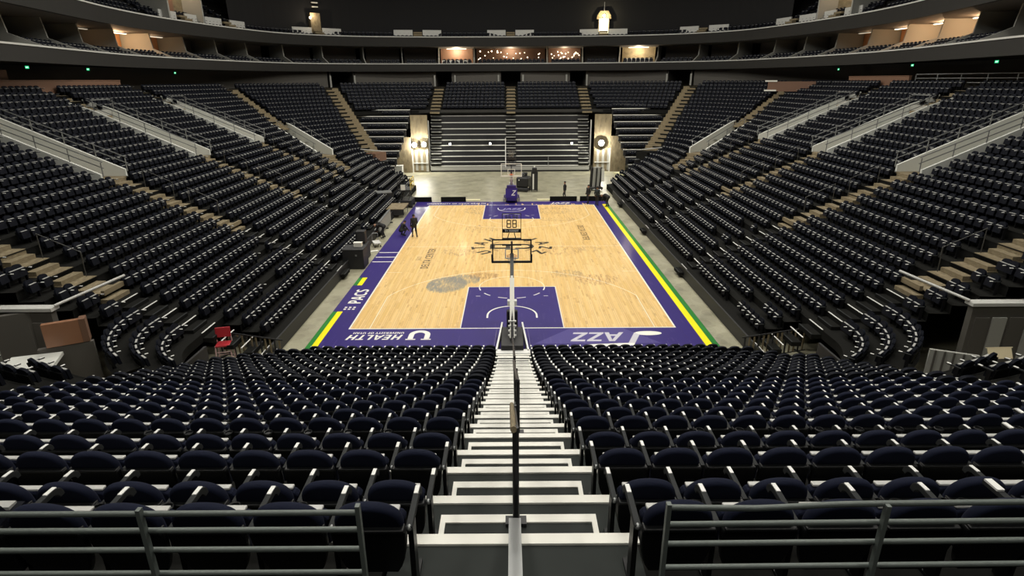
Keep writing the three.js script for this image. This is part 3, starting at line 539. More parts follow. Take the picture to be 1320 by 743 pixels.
// ---------------------------------------------------------------- suite ring and upper deck
{
  const t = structure('suite_balcony', 'long curved dark balcony band with a pale ledge, lower of the two', 'balcony');
  mesh('fascia_band', band(0, 12.25, 0, 13.3), K.fascia, t); mesh('ledge', band(-0.06, 13.3, 0.28, 13.32), K.ledge, t); mesh('ledge_edge', band(-0.06, 13.2, -0.06, 13.31), K.ledge, t);
  mesh('suite_floor', band(0.2, 12.9, 6, 12.9), K.suite, t); mesh('suite_ceiling', band(0.3, 15.5, 6, 15.45), K.suite, t);
  const u = structure('upper_balcony', 'long curved dark balcony band under the upper deck, higher of the two', 'balcony');
  mesh('fascia_band', band(0, 15.5, -0.1, 16.75), K.fascia, u); mesh('ledge', band(-0.16, 16.75, 0.12, 16.77), K.ledge, u); mesh('ledge_edge', band(-0.16, 16.66, -0.16, 16.77), K.ledge, u); mesh('soffit', band(0, 15.5, 1, 15.5), K.fascia, u);
  // arc length along the ring from its middle
  const mid = (ring.n - 1) / 2, arc = [0]; for (let i = 1; i <= mid; i++) arc.push(arc[i - 1] + ring.loop[mid + i].distanceTo(ring.loop[mid + i - 1]));
  const idx = (s) => { const a = Math.abs(s); let i = 0; while (i < arc.length - 2 && arc[i + 1] < a) i++; const f = (a - arc[i]) / (arc[i + 1] - arc[i]); return mid + Math.sign(s) * (i + f); };
  const place = (s, off, y) => { const q = idx(s), i = Math.max(0, Math.min(ring.n - 2, Math.floor(q))), f = q - i, a = ring.p(i, off, y), b = ring.p(i + 1, off, y); return a.lerp(b, f); };
  const facing = (s) => { const q = Math.round(idx(s)); return ring.normal[Math.max(0, Math.min(ring.n - 1, q))]; };
  globalThis.place = place; globalThis.facing = facing;
  const cuts = []; for (let k = 0; k < 14; k++) cuts.push(5.2 + 4.95 * k);
  const walls = [...cuts.map((c) => -c), ...cuts].sort((a, b) => a - b);
  const LIT = { L: {}, };
  const suites = []; for (let k = 0; k + 1 < walls.length; k++) suites.push([walls[k], walls[k + 1]]);
  walls.forEach((s) => {
    const n = facing(s), turn = Math.atan2(n.x, n.z), w = structure('suite_divider', 'sloping grey partition between two suites on the lower balcony', 'partition', undefined, 0, 'suite partitions');
    const sh = new THREE.Shape([[0.3, 12.9], [5.6, 12.9], [5.6, 15.5], [2.4, 15.5], [2.2, 14.1], [0.35, 13.35]].map((p) => new THREE.Vector2(...p))), g = new THREE.ExtrudeGeometry(sh, { depth: 0.14, bevelEnabled: false }); g.translate(0, 0, -0.07); g.rotateY(-Math.PI / 2);
    const o = place(s, 0, 0); mesh('partition_wall', g, K.greyWall, w, [o.x, 0, o.z], [0, turn, 0]);
  });
  // which suites are lit, by arc length from the middle: [from, to, warmth, brightness, kind]
  const lit = (s) => {
    const a = Math.abs(s);
    if (a < 5) return ['bar', 1.6]; if (s > -11 && s < -5) return ['lounge', 3.4]; if (s > 5 && s < 10.2) return ['bar', 1.0]; if (s > 15 && s < 20) return ['cream', 3.2];
    if (s < 0) return a > 49.5 && a < 54.5 ? ['warm', 2.4] : a > 44.5 && a < 49.5 ? ['warm', 0.28] : a > 54.5 && a < 59.5 ? ['warm', 0.12] : null;
    return a > 44.5 && a < 49.5 ? ['warm', 0.16] : a > 49.5 && a < 54.5 ? ['warm', 0.7] : a > 54.5 && a < 59.5 ? ['warm', 2.4] : a > 59.5 && a < 66 ? ['warm', 2.4] : null;
  };
  suites.forEach(([a, b]) => {
    const c = (a + b) / 2, L = lit(c), w = b - a - 0.2, n = facing(c), turn = Math.atan2(n.x, n.z), o = place(c, 0, 0);
    const name = L ? { bar: 'dim club suite with small lamps glinting over tables, middle of the far balcony', lounge: 'brightly lit lounge suite with white tables on the far balcony', cream: 'suite with a bright cream back wall on the far balcony', warm: 'suite with warm lit wooden back wall on the side balcony' }[L[0]] : 'dark empty suite on the lower balcony';
    const t = structure('suite', name, 'suite', [o.x, 0, o.z], turn, L ? (L[0] === 'warm' ? 'warm lit suites' : L[0] === 'bar' ? 'dim club suites' : undefined) : 'dark suites');
    // local: +z runs outward from the court
    mesh('back_wall', box(+w.toFixed(2), 2.6, 0.1), L ? (L[0] === 'warm' ? K.wood : L[0] === 'cream' ? K.tan : K.brown) : K.suite, t, [0, 14.2, 5.2]);
    mesh('counter', box(+(w * 0.8).toFixed(2), 0.9, 0.5), L && L[0] === 'lounge' ? K.white : K.black, t, [0, 13.35, 3.0]);
    for (let r = 0; r < 2; r++) for (let x = -w / 2 + 0.5; x < w / 2 - 0.4; x += 0.6) { const p = t.localToWorld(V(x, 12.92 + r * 0.3, 0.75 + r * 0.85)); addFarSeat(p.x, p.y, p.z, -n.x, -n.z); }
    if (L) {
      const [kind, power] = L;
      if (kind === 'warm') { mesh('wall_panel', box(+(w * 0.22).toFixed(2), 2.3, 0.06), K.ledge, t, [-w * 0.36 * Math.sign(c), 14.2, 5.1]); mesh('dark_screen', box(1.1, 0.7, 0.06), K.black, t, [w * 0.12, 14.5, 5.1]); }
      if (kind === 'lounge') for (let i = 0; i < 4; i++) { mesh('white_table', cyl(0.4, 0.3, 0.06, 12), K.white, t, [-1.7 + i * 1.1, 13.75, 2.2]); mesh('white_chair', box(0.4, 0.5, 0.4), K.white, t, [-1.3 + i * 1.05, 13.5, 1.7]); }
      if (kind === 'cream') for (let i = 0; i < 6; i++) mesh('white_chair', box(0.28, 0.6, 0.3), K.white, t, [-1.7 + i * 0.65, 13.6, 2.4]);
      const strip = kind === 'bar' ? 0 : 1;
      if (strip) mesh('ceiling_light', box(+(w * 0.6).toFixed(2), 0.05, 0.25), glow(1, 0.85, 0.62, 3.2 * Math.min(1, power)), t, [0, 15.36, 3.9]);
      if (kind === 'bar') for (let i = 0; i < 24; i++) { const x = rr(-w / 2 + 0.3, w / 2 - 0.3), y = rr(13.9, 15.1); mesh('table_lamp', new THREE.SphereGeometry(rr(0.05, 0.1), 8, 6), glow(1, 0.8, 0.55, 5), t, [x, y, rr(2.2, 4.6)]); }
      const l = new THREE.PointLight(new THREE.Color().setRGB(1, kind === 'warm' ? 0.62 : 0.82, kind === 'warm' ? 0.33 : 0.58), power * 9, 0, 2); l.position.set(0, 15.1, 3.9); t.add(l);
    }
  });
  // upper deck: a few rows, pale parapets at the aisles, a black curtain behind
  const deck = structure('upper_deck', 'dark upper deck rows behind the higher balcony band', 'grandstand');
  for (let r = 0; r < 9; r++) {
    const off = 0.4 + r * 0.85, y = 16.3 + r * 0.5;
    mesh('row_tread', band(off, y, off + 0.85, y), K.terrace, deck); mesh('row_riser', band(off, y - 0.52, off, y), K.terrace, deck); mesh('row_edge', band(off - 0.02, y + 0.0, off + 0.05, y + 0.015), K.arm, deck);
    for (let s = -72; s < 72; s += 0.56) { if ((Math.abs(s) < 37 && r > 1) || Math.abs(Math.abs(s) - 45.5) < (r > 2 ? 3.2 : 0.7) || Math.abs(((Math.abs(s) + 6.4) % 12.8) - 6.4) < 0.6) continue; const p = place(s, off + 0.45, y), n = facing(s); addFarSeat(p.x, y, p.z, -n.x, -n.z); }
  }
  const cur = structure('upper_curtain', 'black curtain that closes off the upper deck', 'curtain');
  const i0 = Math.round(idx(-37)), i1 = Math.round(idx(37)); mesh('curtain_cloth', band(2.6, 17.0, 3.0, HALL.y - 0.1, i0, i1), K.curtain, cur);
  mesh('side_cloth', band(8.2, 18, 8.2, HALL.y - 0.1), K.curtain, cur);
  for (const k of [-4, -3, -2, -1, 0, 1, 2, 3, 4]) {
    const s = Math.abs(k) === 4 ? Math.sign(k) * 45.5 : k * 12.8, n = facing(s), turn = Math.atan2(n.x, n.z), o = place(s, 0, 0);
    const big = Math.abs(k) === 4;
    const t = structure('upper_stair', big ? 'upper deck entrance with a tall tan wall and pale parapets' : k === 1 ? 'upper deck entrance with a glowing lit doorway above pale parapets' : k === -2 ? 'upper deck entrance with a tan column between pale parapets' : 'short upper deck stairs between two pale parapets', 'stairs', [o.x, 0, o.z], turn, big ? 'tan upper entrances' : Math.abs(k) === 1 && k > 0 || k === -2 ? undefined : 'plain upper stairs');
    for (const m of [-1, 1]) mesh('parapet', box(2.6, 0.75, 0.14), K.ledge, t, [m * 2.0, 17.35, 1.7]);
    for (let i = 0; i < 3; i++) mesh('step', box(1.2, 0.2, 0.5), K.tan, t, [0, 16.75 + i * 0.3, 0.5 + i * 0.55]);
    if (big) { mesh('tan_wall', box(5.4, 3.4, 0.3), K.tan, t, [0, 19.0, 3.2]); mesh('side_wall', box(0.2, 3.2, 3.4), K.greyWall, t, [2.7, 18.4, 2.6]); mesh('side_wall', box(0.2, 3.2, 3.4), K.greyWall, t, [-2.7, 18.4, 2.6]); mesh('door', box(0.9, 2.0, 0.05), K.brown, t, [-0.6, 18.4, 3.02]); const l = new THREE.PointLight(new THREE.Color().setRGB(1, 0.75, 0.5), 14, 0, 2); l.position.set(0, 20.4, 2.4); t.add(l); mesh('lamp', new THREE.SphereGeometry(0.08, 8, 6), glow(1, 0.8, 0.55, 8), t, [0, 20.55, 2.5]); }
    if (k === -2) { mesh('column', box(1.3, 2.4, 0.8), K.tan, t, [0.1, 18.3, 2.0]); mesh('lamp', new THREE.SphereGeometry(0.14, 10, 8), glow(1, 0.85, 0.62, 9), t, [0.85, 18.9, 1.4]); const l = new THREE.PointLight(new THREE.Color().setRGB(1, 0.8, 0.55), 6, 0, 2); l.position.set(0.6, 19.2, 1.1); t.add(l); for (let i = 0; i < 2; i++) mesh('bright_step', box(0.8, 0.12, 0.3), K.white, t, [-0.2, 20.3 + i * 0.5, 2.2]); }
    if (k === 1) {
      const sh = new THREE.Shape([[-0.78, 17.2], [0.78, 17.2], [0.78, 19.0], [1.05, 19.05], [0.95, 19.5], [0.55, 20.1], [-0.55, 20.1], [-0.95, 19.5], [-1.05, 19.05], [-0.78, 19.0]].map((p) => new THREE.Vector2(...p)));
      mesh('doorway_frame', new THREE.ExtrudeGeometry(sh, { depth: 0.4, bevelEnabled: false }), K.tan, t, [0, 0, 2.1]);
      mesh('lit_doorway', box(1.3, 1.9, 0.06), glow(1, 0.86, 0.52, 2.2), t, [0, 18.15, 2.05]); mesh('lamp', new THREE.SphereGeometry(0.2, 12, 8), glow(1, 0.9, 0.6, 12), t, [0, 19.45, 1.85]);
      const l = new THREE.PointLight(new THREE.Color().setRGB(1, 0.84, 0.5), 16, 0, 2); l.position.set(0, 19.4, 1.4); t.add(l);
      mesh('finial', bar(V(0, 20.1, 2.2), V(0, 21.2, 2.2), 0.05), K.steel, t);
    }
  }
}
{ // green exit signs on the side concourse walls, brown parapets above the top rows
  for (const [x, y, z] of [[-31.6, 12.0, -1.2], [-32.6, 12.0, -8.5], [-33.5, 11.9, -22.5], [31.6, 12.0, -1.0], [32.6, 12.0, -11], [33.5, 11.9, -24]]) {
    const m = Math.sign(x), t = thing('exit_sign', m < 0 ? 'small glowing green exit sign on the concourse wall left of the court' : 'small glowing green exit sign on the concourse wall right of the court', 'sign', [x, y, z], -m * Math.PI / 2, m < 0 ? 'left concourse exit signs' : 'right concourse exit signs');
    mesh('sign_box', box(0.36, 0.2, 0.08), K.black, t); const q = new THREE.MeshStandardMaterial({ color: 0x000000, emissive: 0xffffff, emissiveMap: textPlane('EXIT', 0.46, 0.22, '#eafff2', '#10a060', 'bold 170px sans-serif'), emissiveIntensity: 1.6 }); mesh('sign_face', new THREE.PlaneGeometry(0.33, 0.17), q, t, [0, 0, 0.043]);
  }
  for (const [m, z0, z1, label] of [[-1, 6, -12, 'long brown parapet above the top row of seats, left of court'], [1, -11, -20, 'brown parapet above the top row of seats, right of court']]) {
    const t = structure('parapet_wall', label, 'wall', [m * 32.6, 0, (z0 + z1) / 2]); mesh('parapet', box(0.2, 0.85, z0 - z1), K.brown, t, [0, 10.75, 0]); mesh('cap', box(0.28, 0.05, z0 - z1), K.brown, t, [0, 11.2, 0]);
    if (m < 0) { mesh('high_parapet', box(0.2, 0.7, 7), K.brown, t, [-0.4, 11.5, 5.4]); }
  }
  const t = thing('concourse_railing', 'steel pipe railing above the top row of side seats', 'railing', [32.4, 0, -4]); for (const y of [10.7, 11.0, 11.3]) mesh('bar', bar(V(0, y, -6), V(0, y, 9), 0.03), K.steel, t); for (let z = -6; z <= 9; z += 2.5) mesh('post', box(0.05, 1.0, 0.05), K.steel, t, [0, 10.8, z]);
  const c = thing('ticket_stand', 'brown boxed stand with white edges at the top of the corner seats', 'stand', [29.6, 9.55, -25.6], -0.5); mesh('front', box(4.6, 1.0, 0.2), K.brown, c, [0, 0.7, 0]); mesh('white_edge', box(1.2, 0.14, 0.1), K.white, c, [-2.0, 1.25, 0.12]); mesh('white_edge', box(1.2, 0.14, 0.1), K.white, c, [-2.0, 0.3, 0.12]);
  single('storage_bin', 'pale round bin on the concourse above the side seats', 'bin', moved(cyl(0.55, 0.5, 0.9, 16), 0, 0.45, 0), K.ledge, [33.6, 10.27, -19.4]);
}

// ---------------------------------------------------------------- baskets
function basket(m, label) {                                       // m = 1 near end, -1 far end; local -z points to the court
  const t = thing('basketball_hoop', label, 'hoop', [0, 0.055, m * 14.325], m > 0 ? 0 : Math.PI);
  const pad = m > 0 ? K.black : K.purple;
  mesh('base_unit', rbox(0.95, 0.5, 2.0, 0.05), pad, t, [0, 0.33, 2.2]);
  for (const s of [-1, 1]) { mesh('base_side', beam(V(s * 0.66, 0.25, 3.2), V(s * 0.45, 0.5, 0.9), 0.07, 0.36), m > 0 ? K.plate : K.purple, t); mesh('side_trim', beam(V(s * 0.8, 0.12, 3.1), V(s * 0.7, 0.25, 0.8), 0.04, 0.1), K.purple, t); }
  mesh('front_pad', rbox(m > 0 ? 0.5 : 0.9, m > 0 ? 1.1 : 1.5, 0.3, 0.08), pad, t, [0, m > 0 ? 0.75 : 0.95, 1.0]);
  for (const [x, z] of [[-0.5, 1.4], [0.5, 1.4], [-0.5, 3.0], [0.5, 3.0]]) mesh('wheel', cyl(0.1, 0.1, 0.08, 14), K.black, t, [x, 0.1, z], [0, 0, Math.PI / 2]);
  mesh('rear_weight', rbox(1.5, 0.28, 0.4, 0.04), m > 0 ? K.plate : K.purple, t, [0, 0.22, 3.25]);
  for (let i = 0; i < 4; i++) mesh('cross_tube', box(0.34, 0.06, 0.08), K.plate, t, [0, 0.75 + i * 0.16, 2.55 - i * 0.14]);
  mesh('main_boom', beam(V(0, 0.6, 2.6), V(0, 2.55, 0.4), 0.2, 0.24), m > 0 ? K.white : K.purple, t);
  mesh('boom_stripe', beam(V(0, 0.78, 2.42), V(0, 2.62, 0.34), 0.1, 0.3), K.white, t);
  mesh('upper_boom', beam(V(0, 2.5, 0.45), V(0, 3.28, -1.02), 0.17, 0.2), K.black, t);
  mesh('rear_strut', bar(V(0, 0.55, 2.9), V(0, 2.2, 0.9), 0.06), K.black, t);
  mesh('boom_collar', rbox(0.42, 0.26, 0.26, 0.04), K.plate, t, [0, 1.75, 1.25]);
  const b = mesh('backboard', box(1.80, 1.05, 0.02), K.glass, t, [0, 3.42, -1.22]);
  const frame = m > 0 ? K.black : K.white;
  for (const s of [-1, 1]) { mesh('frame_bar', box(1.84, 0.06, 0.05), frame, b, [0, s * 0.53, 0]); mesh('frame_bar', box(0.06, 1.1, 0.05), frame, b, [s * 0.9, 0, 0]); if (m > 0) mesh('corner_pad', box(0.1, 0.36, 0.09), K.black, b, [s * 0.92, -0.36, 0]); }
  mesh('edge_pad', box(1.92, 0.09, 0.09), m > 0 ? K.black : K.white, b, [0, -0.555, 0]);
  for (const s of [-1, 1]) { mesh('target_line', box(0.05, 0.45, 0.006), K.white, b, [s * 0.3, -0.16, -0.015]); mesh('target_line', box(0.61, 0.05, 0.006), K.white, b, [0, -0.16 + s * 0.225, -0.015]); }
  mesh('centre_support', box(0.09, 0.95, 0.08), K.black, b, [0, 0, 0.08]); if (m > 0) mesh('upper_crossbar', box(0.9, 0.07, 0.06), K.black, b, [0, 0.3, 0.06]);
  const r = mesh('rim', moved(new THREE.TorusGeometry(0.23, 0.012, 8, 24), 0, 0, 0, Math.PI / 2), mat(0.6, 0.12, 0.03, 0.4), t, [0, 3.05, -1.6]); mesh('rim_bracket', box(0.18, 0.08, 0.16), mat(0.6, 0.12, 0.03, 0.4), r, [0, -0.02, 0.3]);
  const net = []; for (let i = 0; i < 12; i++) { const a = i * Math.PI / 6, a2 = a + 0.5; net.push(bar(V(Math.cos(a) * 0.23, 0, Math.sin(a) * 0.23), V(Math.cos(a2) * 0.14, -0.42, Math.sin(a2) * 0.14), 0.006, 4), bar(V(Math.cos(a2) * 0.23, 0, Math.sin(a2) * 0.23), V(Math.cos(a) * 0.14, -0.42, Math.sin(a) * 0.14), 0.006, 4)); } mesh('net', merge(net), K.white, r);
  return t;
}
basket(1, 'portable basketball hoop seen from behind, black boom and padded backboard frame');
const farHoop = basket(-1, 'portable basketball hoop with purple padded base and white edged backboard');
mesh('white_logo', new THREE.PlaneGeometry(1.1, 0.9), new THREE.MeshStandardMaterial({ map: textPlane('♪Z', 1.1, 0.9, '#f2f0ea', '#3d2f84', 'italic bold 330px sans-serif'), roughness: 0.5 }), farHoop, [0, 0.98, 0.835], [0, Math.PI, 0]);
for (const m of [1, -1]) {                                        // shot clocks over the backboards
  const t = thing('shot_clock', m > 0 ? 'see-through shot clock with black digits above the near backboard' : 'see-through shot clock above the far backboard', 'clock', [0, 4.06, m * 13.2], m > 0 ? 0 : Math.PI), dig = m > 0 ? K.black : K.steel;
  for (const s of [-1, 1]) { mesh('frame_post', box(0.025, 1.2, 0.05), K.black, t, [s * 0.43, 0.6, 0]); }
  mesh('frame_bar', box(0.88, 0.03, 0.05), K.black, t, [0, 1.2, 0]); mesh('lower_bar', box(0.9, 0.05, 0.06), K.black, t, [0, 0.03, 0]);
  mesh('clear_panel', box(0.84, 1.1, 0.012), K.glass, t, [0, 0.62, 0]);
  const digit = (x, y, w, h, q) => { const g = []; for (const j of [-1, 0, 1]) g.push(moved(box(w, q, 0.03), 0, j * h / 2, 0)); for (const i of [-1, 1]) for (const j of [-1, 1]) g.push(moved(box(q, h / 2, 0.03), i * w / 2, j * h / 4, 0)); mesh('digit', merge(g), dig, t, [x, y, 0.02]); };
  digit(-0.13, 0.73, 0.16, 0.34, 0.045); digit(0.13, 0.73, 0.16, 0.34, 0.045); for (const x of [-0.24, -0.1, 0.1, 0.24]) digit(x, 1.05, 0.07, 0.13, 0.022);
  const bandMat = new THREE.MeshStandardMaterial({ map: textPlane('T+ TISSOT', 0.84, 0.17, '#f4f4ee', '#0b0b0c', 'bold 84px sans-serif'), roughness: 0.5 });
  mesh('name_band', box(0.86, 0.17, 0.05), K.black, t, [0, 0.40, 0]); mesh('band_print', new THREE.PlaneGeometry(0.84, 0.16), bandMat, t, [0, 0.40, 0.027]);
  for (const s of [-1, 1]) mesh('strut', bar(V(s * 0.2, 0, 0.02), V(s * 0.12, 0.3, 0.02), 0.02), K.black, t);
}
// ---------------------------------------------------------------- people
const clothMat = new THREE.MeshStandardMaterial({ vertexColors: true, roughness: 0.8 });
function bodyGeometry(J, res = 46) {
  // bones: [from, to, r0, r1]
  const bones = [['hip', 'chest', 0.15, 0.165], ['chest', 'neck', 0.15, 0.06], ['neck', 'head', 0.055, 0.06], ['head', 'crown', 0.095, 0.085], ['shL', 'shR', 0.085, 0.085], ['hipL', 'hipR', 0.10, 0.10],
    ...['L', 'R'].flatMap((s) => [['sh' + s, 'el' + s, 0.062, 0.048], ['el' + s, 'wr' + s, 0.046, 0.034], ['wr' + s, 'ha' + s, 0.036, 0.03], ['hip' + s, 'kn' + s, 0.092, 0.065], ['kn' + s, 'an' + s, 0.062, 0.042], ['an' + s, 'to' + s, 0.05, 0.04]])];
  const P = Object.values(J), lo = V(Math.min(...P.map((p) => p[0])), Math.min(...P.map((p) => p[1])), Math.min(...P.map((p) => p[2]))).addScalar(-0.2), hi = V(Math.max(...P.map((p) => p[0])), Math.max(...P.map((p) => p[1])), Math.max(...P.map((p) => p[2]))).addScalar(0.2);
  const size = Math.max(hi.x - lo.x, hi.y - lo.y, hi.z - lo.z), c = lo.clone().add(hi).multiplyScalar(0.5), mc = new MarchingCubes(res, clothMat, false, false, 60000); mc.isolation = 0;
  const B = bones.map(([a, b, r0, r1]) => [...J[a], ...J[b], r0, r1]);
  for (let k = 0; k < res; k++) for (let j = 0; j < res; j++) for (let i = 0; i < res; i++) {
    const x = c.x + (i / res * 2 - 1) * size / 2, y = c.y + (j / res * 2 - 1) * size / 2, z = c.z + (k / res * 2 - 1) * size / 2; let d = 9;
    for (const [ax, ay, az, bx, by, bz, r0, r1] of B) {
      const vx = bx - ax, vy = by - ay, vz = bz - az, t = Math.max(0, Math.min(1, ((x - ax) * vx + (y - ay) * vy + (z - az) * vz) / (vx * vx + vy * vy + vz * vz + 1e-9))), q = Math.hypot(x - ax - t * vx, y - ay - t * vy, z - az - t * vz) - (r0 + (r1 - r0) * t);
      const h = Math.max(0, 0.05 - Math.abs(d - q)) / 0.05; d = Math.min(d, q) - h * h * 0.0125;
    }
    mc.field[i + j * res + k * res * res] = -d;
  }
  mc.update(); const n = mc.count, g = new THREE.BufferGeometry(), p = new Float32Array(n * 3); for (let i = 0; i < n; i++) { p[3 * i] = c.x + mc.positionArray[3 * i] * size / 2; p[3 * i + 1] = c.y + mc.positionArray[3 * i + 1] * size / 2; p[3 * i + 2] = c.z + mc.positionArray[3 * i + 2] * size / 2; }
  g.setAttribute('position', new THREE.BufferAttribute(p, 3)); const w = mergeVertices(g, 1e-4); w.computeVertexNormals(); return w;
}
const standing = (s = 0.2) => ({ hip: [0, 0.95, 0], chest: [0, 1.28, 0.0], neck: [0, 1.50, -0.01], head: [0, 1.60, -0.02], crown: [0, 1.68, -0.015], shL: [-0.18, 1.40, 0], shR: [0.18, 1.40, 0], elL: [-0.25, 1.12, 0.03], elR: [0.25, 1.12, 0.03], wrL: [-0.25, 0.88, -0.07], wrR: [0.22, 0.90, -0.12], haL: [-0.24, 0.78, -0.1], haR: [0.2, 0.81, -0.16], hipL: [-0.09, 0.90, 0], hipR: [0.09, 0.90, 0], knL: [-0.12, 0.50, -0.02 - s * 0.4], knR: [0.12, 0.50, 0], anL: [-0.13, 0.09, -s * 0.3], anR: [0.13, 0.09, s * 0.5], toL: [-0.15, 0.045, -0.15 - s * 0.3], toR: [0.15, 0.045, -0.15 + s * 0.5] });
const bending = () => ({ hip: [0, 0.90, 0.12], chest: [0, 1.02, -0.22], neck: [0, 0.98, -0.45], head: [0, 0.96, -0.56], crown: [0, 0.93, -0.64], shL: [-0.18, 1.0, -0.34], shR: [0.18, 1.0, -0.34], elL: [-0.22, 0.74, -0.38], elR: [0.22, 0.74, -0.38], wrL: [-0.18, 0.52, -0.46], wrR: [0.18, 0.50, -0.46], haL: [-0.17, 0.43, -0.5], haR: [0.17, 0.41, -0.5], hipL: [-0.09, 0.86, 0.1], hipR: [0.09, 0.86, 0.1], knL: [-0.13, 0.48, -0.02], knR: [0.13, 0.48, -0.05], anL: [-0.14, 0.09, 0.05], anR: [0.14, 0.09, 0.1], toL: [-0.16, 0.045, -0.1], toR: [0.16, 0.045, -0.05] });
const crouching = () => ({ hip: [0, 0.42, 0.15], chest: [0, 0.72, -0.05], neck: [0, 0.90, -0.16], head: [0, 0.98, -0.22], crown: [0, 1.04, -0.26], shL: [-0.18, 0.82, -0.1], shR: [0.18, 0.82, -0.1], elL: [-0.25, 0.58, -0.25], elR: [0.25, 0.58, -0.25], wrL: [-0.18, 0.38, -0.40], wrR: [0.18, 0.36, -0.42], haL: [-0.15, 0.3, -0.46], haR: [0.15, 0.28, -0.48], hipL: [-0.1, 0.42, 0.12], hipR: [0.1, 0.42, 0.12], knL: [-0.2, 0.52, -0.24], knR: [0.2, 0.50, -0.22], anL: [-0.17, 0.09, 0.02], anR: [0.17, 0.09, 0.04], toL: [-0.19, 0.045, -0.14], toR: [0.19, 0.045, -0.12] });
const POSES = { standing: bodyGeometry(standing(0.25)), bending: bodyGeometry(bending()), crouching: bodyGeometry(crouching()) };
const skin = mat(0.35, 0.20, 0.13, 0.6), hairMat = mat(0.02, 0.015, 0.012, 0.8);
function person(label, pose, x, z, turn, cloth, y = 0.02, scale = 1) {
  const t = thing('person', label, 'person', [x, y, z], turn); t.scale.setScalar(scale);
  const J = { standing: standing(0.25), bending: bending(), crouching: crouching() }[pose];
  const g = POSES[pose].clone(), p = g.attributes.position, col = new Float32Array(p.count * 3), hd = V(...J.head), hl = V(...J.haL), hr = V(...J.haR);
  for (let i = 0; i < p.count; i++) { const v = V(p.getX(i), p.getY(i), p.getZ(i)); const bare = v.distanceTo(hd) < 0.145 || v.distanceTo(hl) < 0.09 || v.distanceTo(hr) < 0.09; const c = bare ? [0.35, 0.20, 0.13] : v.y < J.hip[1] * 0.98 && pose === 'standing' ? cloth[1] : v.y < 0.1 ? [0.02, 0.02, 0.02] : cloth[0]; col.set(c, i * 3); }
  g.setAttribute('color', new THREE.BufferAttribute(col, 3));
  mesh('body', g, clothMat, t);
  mesh('hair', new THREE.SphereGeometry(0.108, 12, 8, 0, 6.29, 0, 1.75), hairMat, t, [J.crown[0], J.crown[1] - 0.015, J.crown[2] + 0.012], pose === 'bending' ? [-1.2, 0, 0] : [0.25, 0, 0]);
}
const BLK = [0.012, 0.012, 0.013], GRY = [0.05, 0.05, 0.055];
person('person in black standing on the court edge with back turned', 'standing', -7.2, -2.6, 0.5, [BLK, BLK], 0.055);
person('person in black crouching beside the sideline tools', 'crouching', -8.2, -3.2, -0.9, [BLK, BLK], 0.055);
person('person in black bending over by the grey barrier', 'bending', -9.55, -2.6, 1.5, [BLK, BLK]);
person('person in dark clothes walking alone behind the far baseline', 'standing', 5.2, -17.2, 1.4, [BLK, GRY]);
person('person in black standing at the far corner of the court', 'standing', 7.9, -14.0, -0.6, [[0.01, 0.018, 0.02], BLK], 0.055);
person('person in black leaning beside the standing group at the far corner', 'standing', 7.2, -14.9, 2.2, [BLK, BLK], 0.055);
person('person in black bending down over the far court corner', 'bending', 8.75, -13.4, 0.9, [BLK, BLK], 0.055);

// ---------------------------------------------------------------- equipment on the floor
{ // small scissor lift with a yellow rail, left of the far baseline
  const t = thing('scissor_lift', 'black and yellow scissor lift parked beside the left sideline', 'lift', [-9.75, 0, -14.4]);
  mesh('chassis', rbox(1.2, 0.5, 1.9, 0.05), K.black, t, [0, 0.45, 0]); for (const [x, z] of [[-0.55, -0.7], [0.55, -0.7], [-0.55, 0.7], [0.55, 0.7]]) mesh('wheel', cyl(0.22, 0.22, 0.16, 16), K.black, t, [x, 0.22, z], [0, 0, Math.PI / 2]);
  for (const s of [-1, 1]) for (const k of [0, 1]) { mesh('scissor_arm', beam(V(s * 0.4, 0.75 + k * 0.4, -0.8), V(s * 0.4, 1.15 + k * 0.4, 0.8), 0.06, 0.08), K.black, t); mesh('scissor_arm', beam(V(s * 0.34, 0.75 + k * 0.4, 0.8), V(s * 0.34, 1.15 + k * 0.4, -0.8), 0.06, 0.08), K.black, t); }
  mesh('platform', box(1.2, 0.1, 2.0), K.black, t, [0, 1.62, 0]); for (const x of [-0.58, 0.58]) for (const z of [-0.95, 0, 0.95]) mesh('guard_post', box(0.05, 1.0, 0.05), x > 0 ? K.yellow : K.black, t, [x, 2.15, z]); for (const y of [2.2, 2.63]) { for (const x of [-0.58, 0.58]) mesh('guard_bar', box(0.05, 0.05, 1.95), x > 0 ? K.yellow : K.black, t, [x, y, 0]); for (const z of [-0.95, 0.95]) mesh('guard_bar', box(1.16, 0.05, 0.05), K.black, t, [0, y, z]); }
  mesh('white_panel', box(0.4, 0.5, 0.04), K.white, t, [-0.1, 1.9, 0.98]);
  const d = thing('table', 'long pale folding table beside the scissor lift', 'table', [-9.95, 0, -10.6]); mesh('tabletop', box(1.6, 0.06, 2.6), K.tan, d, [0, 0.76, 0]); mesh('table_cloth_front', box(1.6, 0.5, 0.03), K.black, d, [0, 0.5, 1.28]); for (const [x, z] of [[-0.7, -1.1], [0.7, -1.1], [-0.7, 1.1], [0.7, 1.1]]) mesh('leg', box(0.05, 0.73, 0.05), K.steel, d, [x, 0.37, z]); 
  const e = thing('road_case', 'dark cart with clipboards behind the scissor lift', 'cart', [-11.6, 0, -13.4], 0.3); mesh('body', rbox(1.3, 1.3, 1.2, 0.04), K.black, e, [0, 0.85, 0]); mesh('lid', box(1.32, 0.06, 1.22), K.steel, e, [0, 1.52, 0]); for (const [x, z] of [[-0.5, -0.45], [0.5, -0.45], [-0.5, 0.45], [0.5, 0.45]]) mesh('caster', cyl(0.09, 0.09, 0.06, 12), K.black, e, [x, 0.1, z], [0, 0, Math.PI / 2]);
}
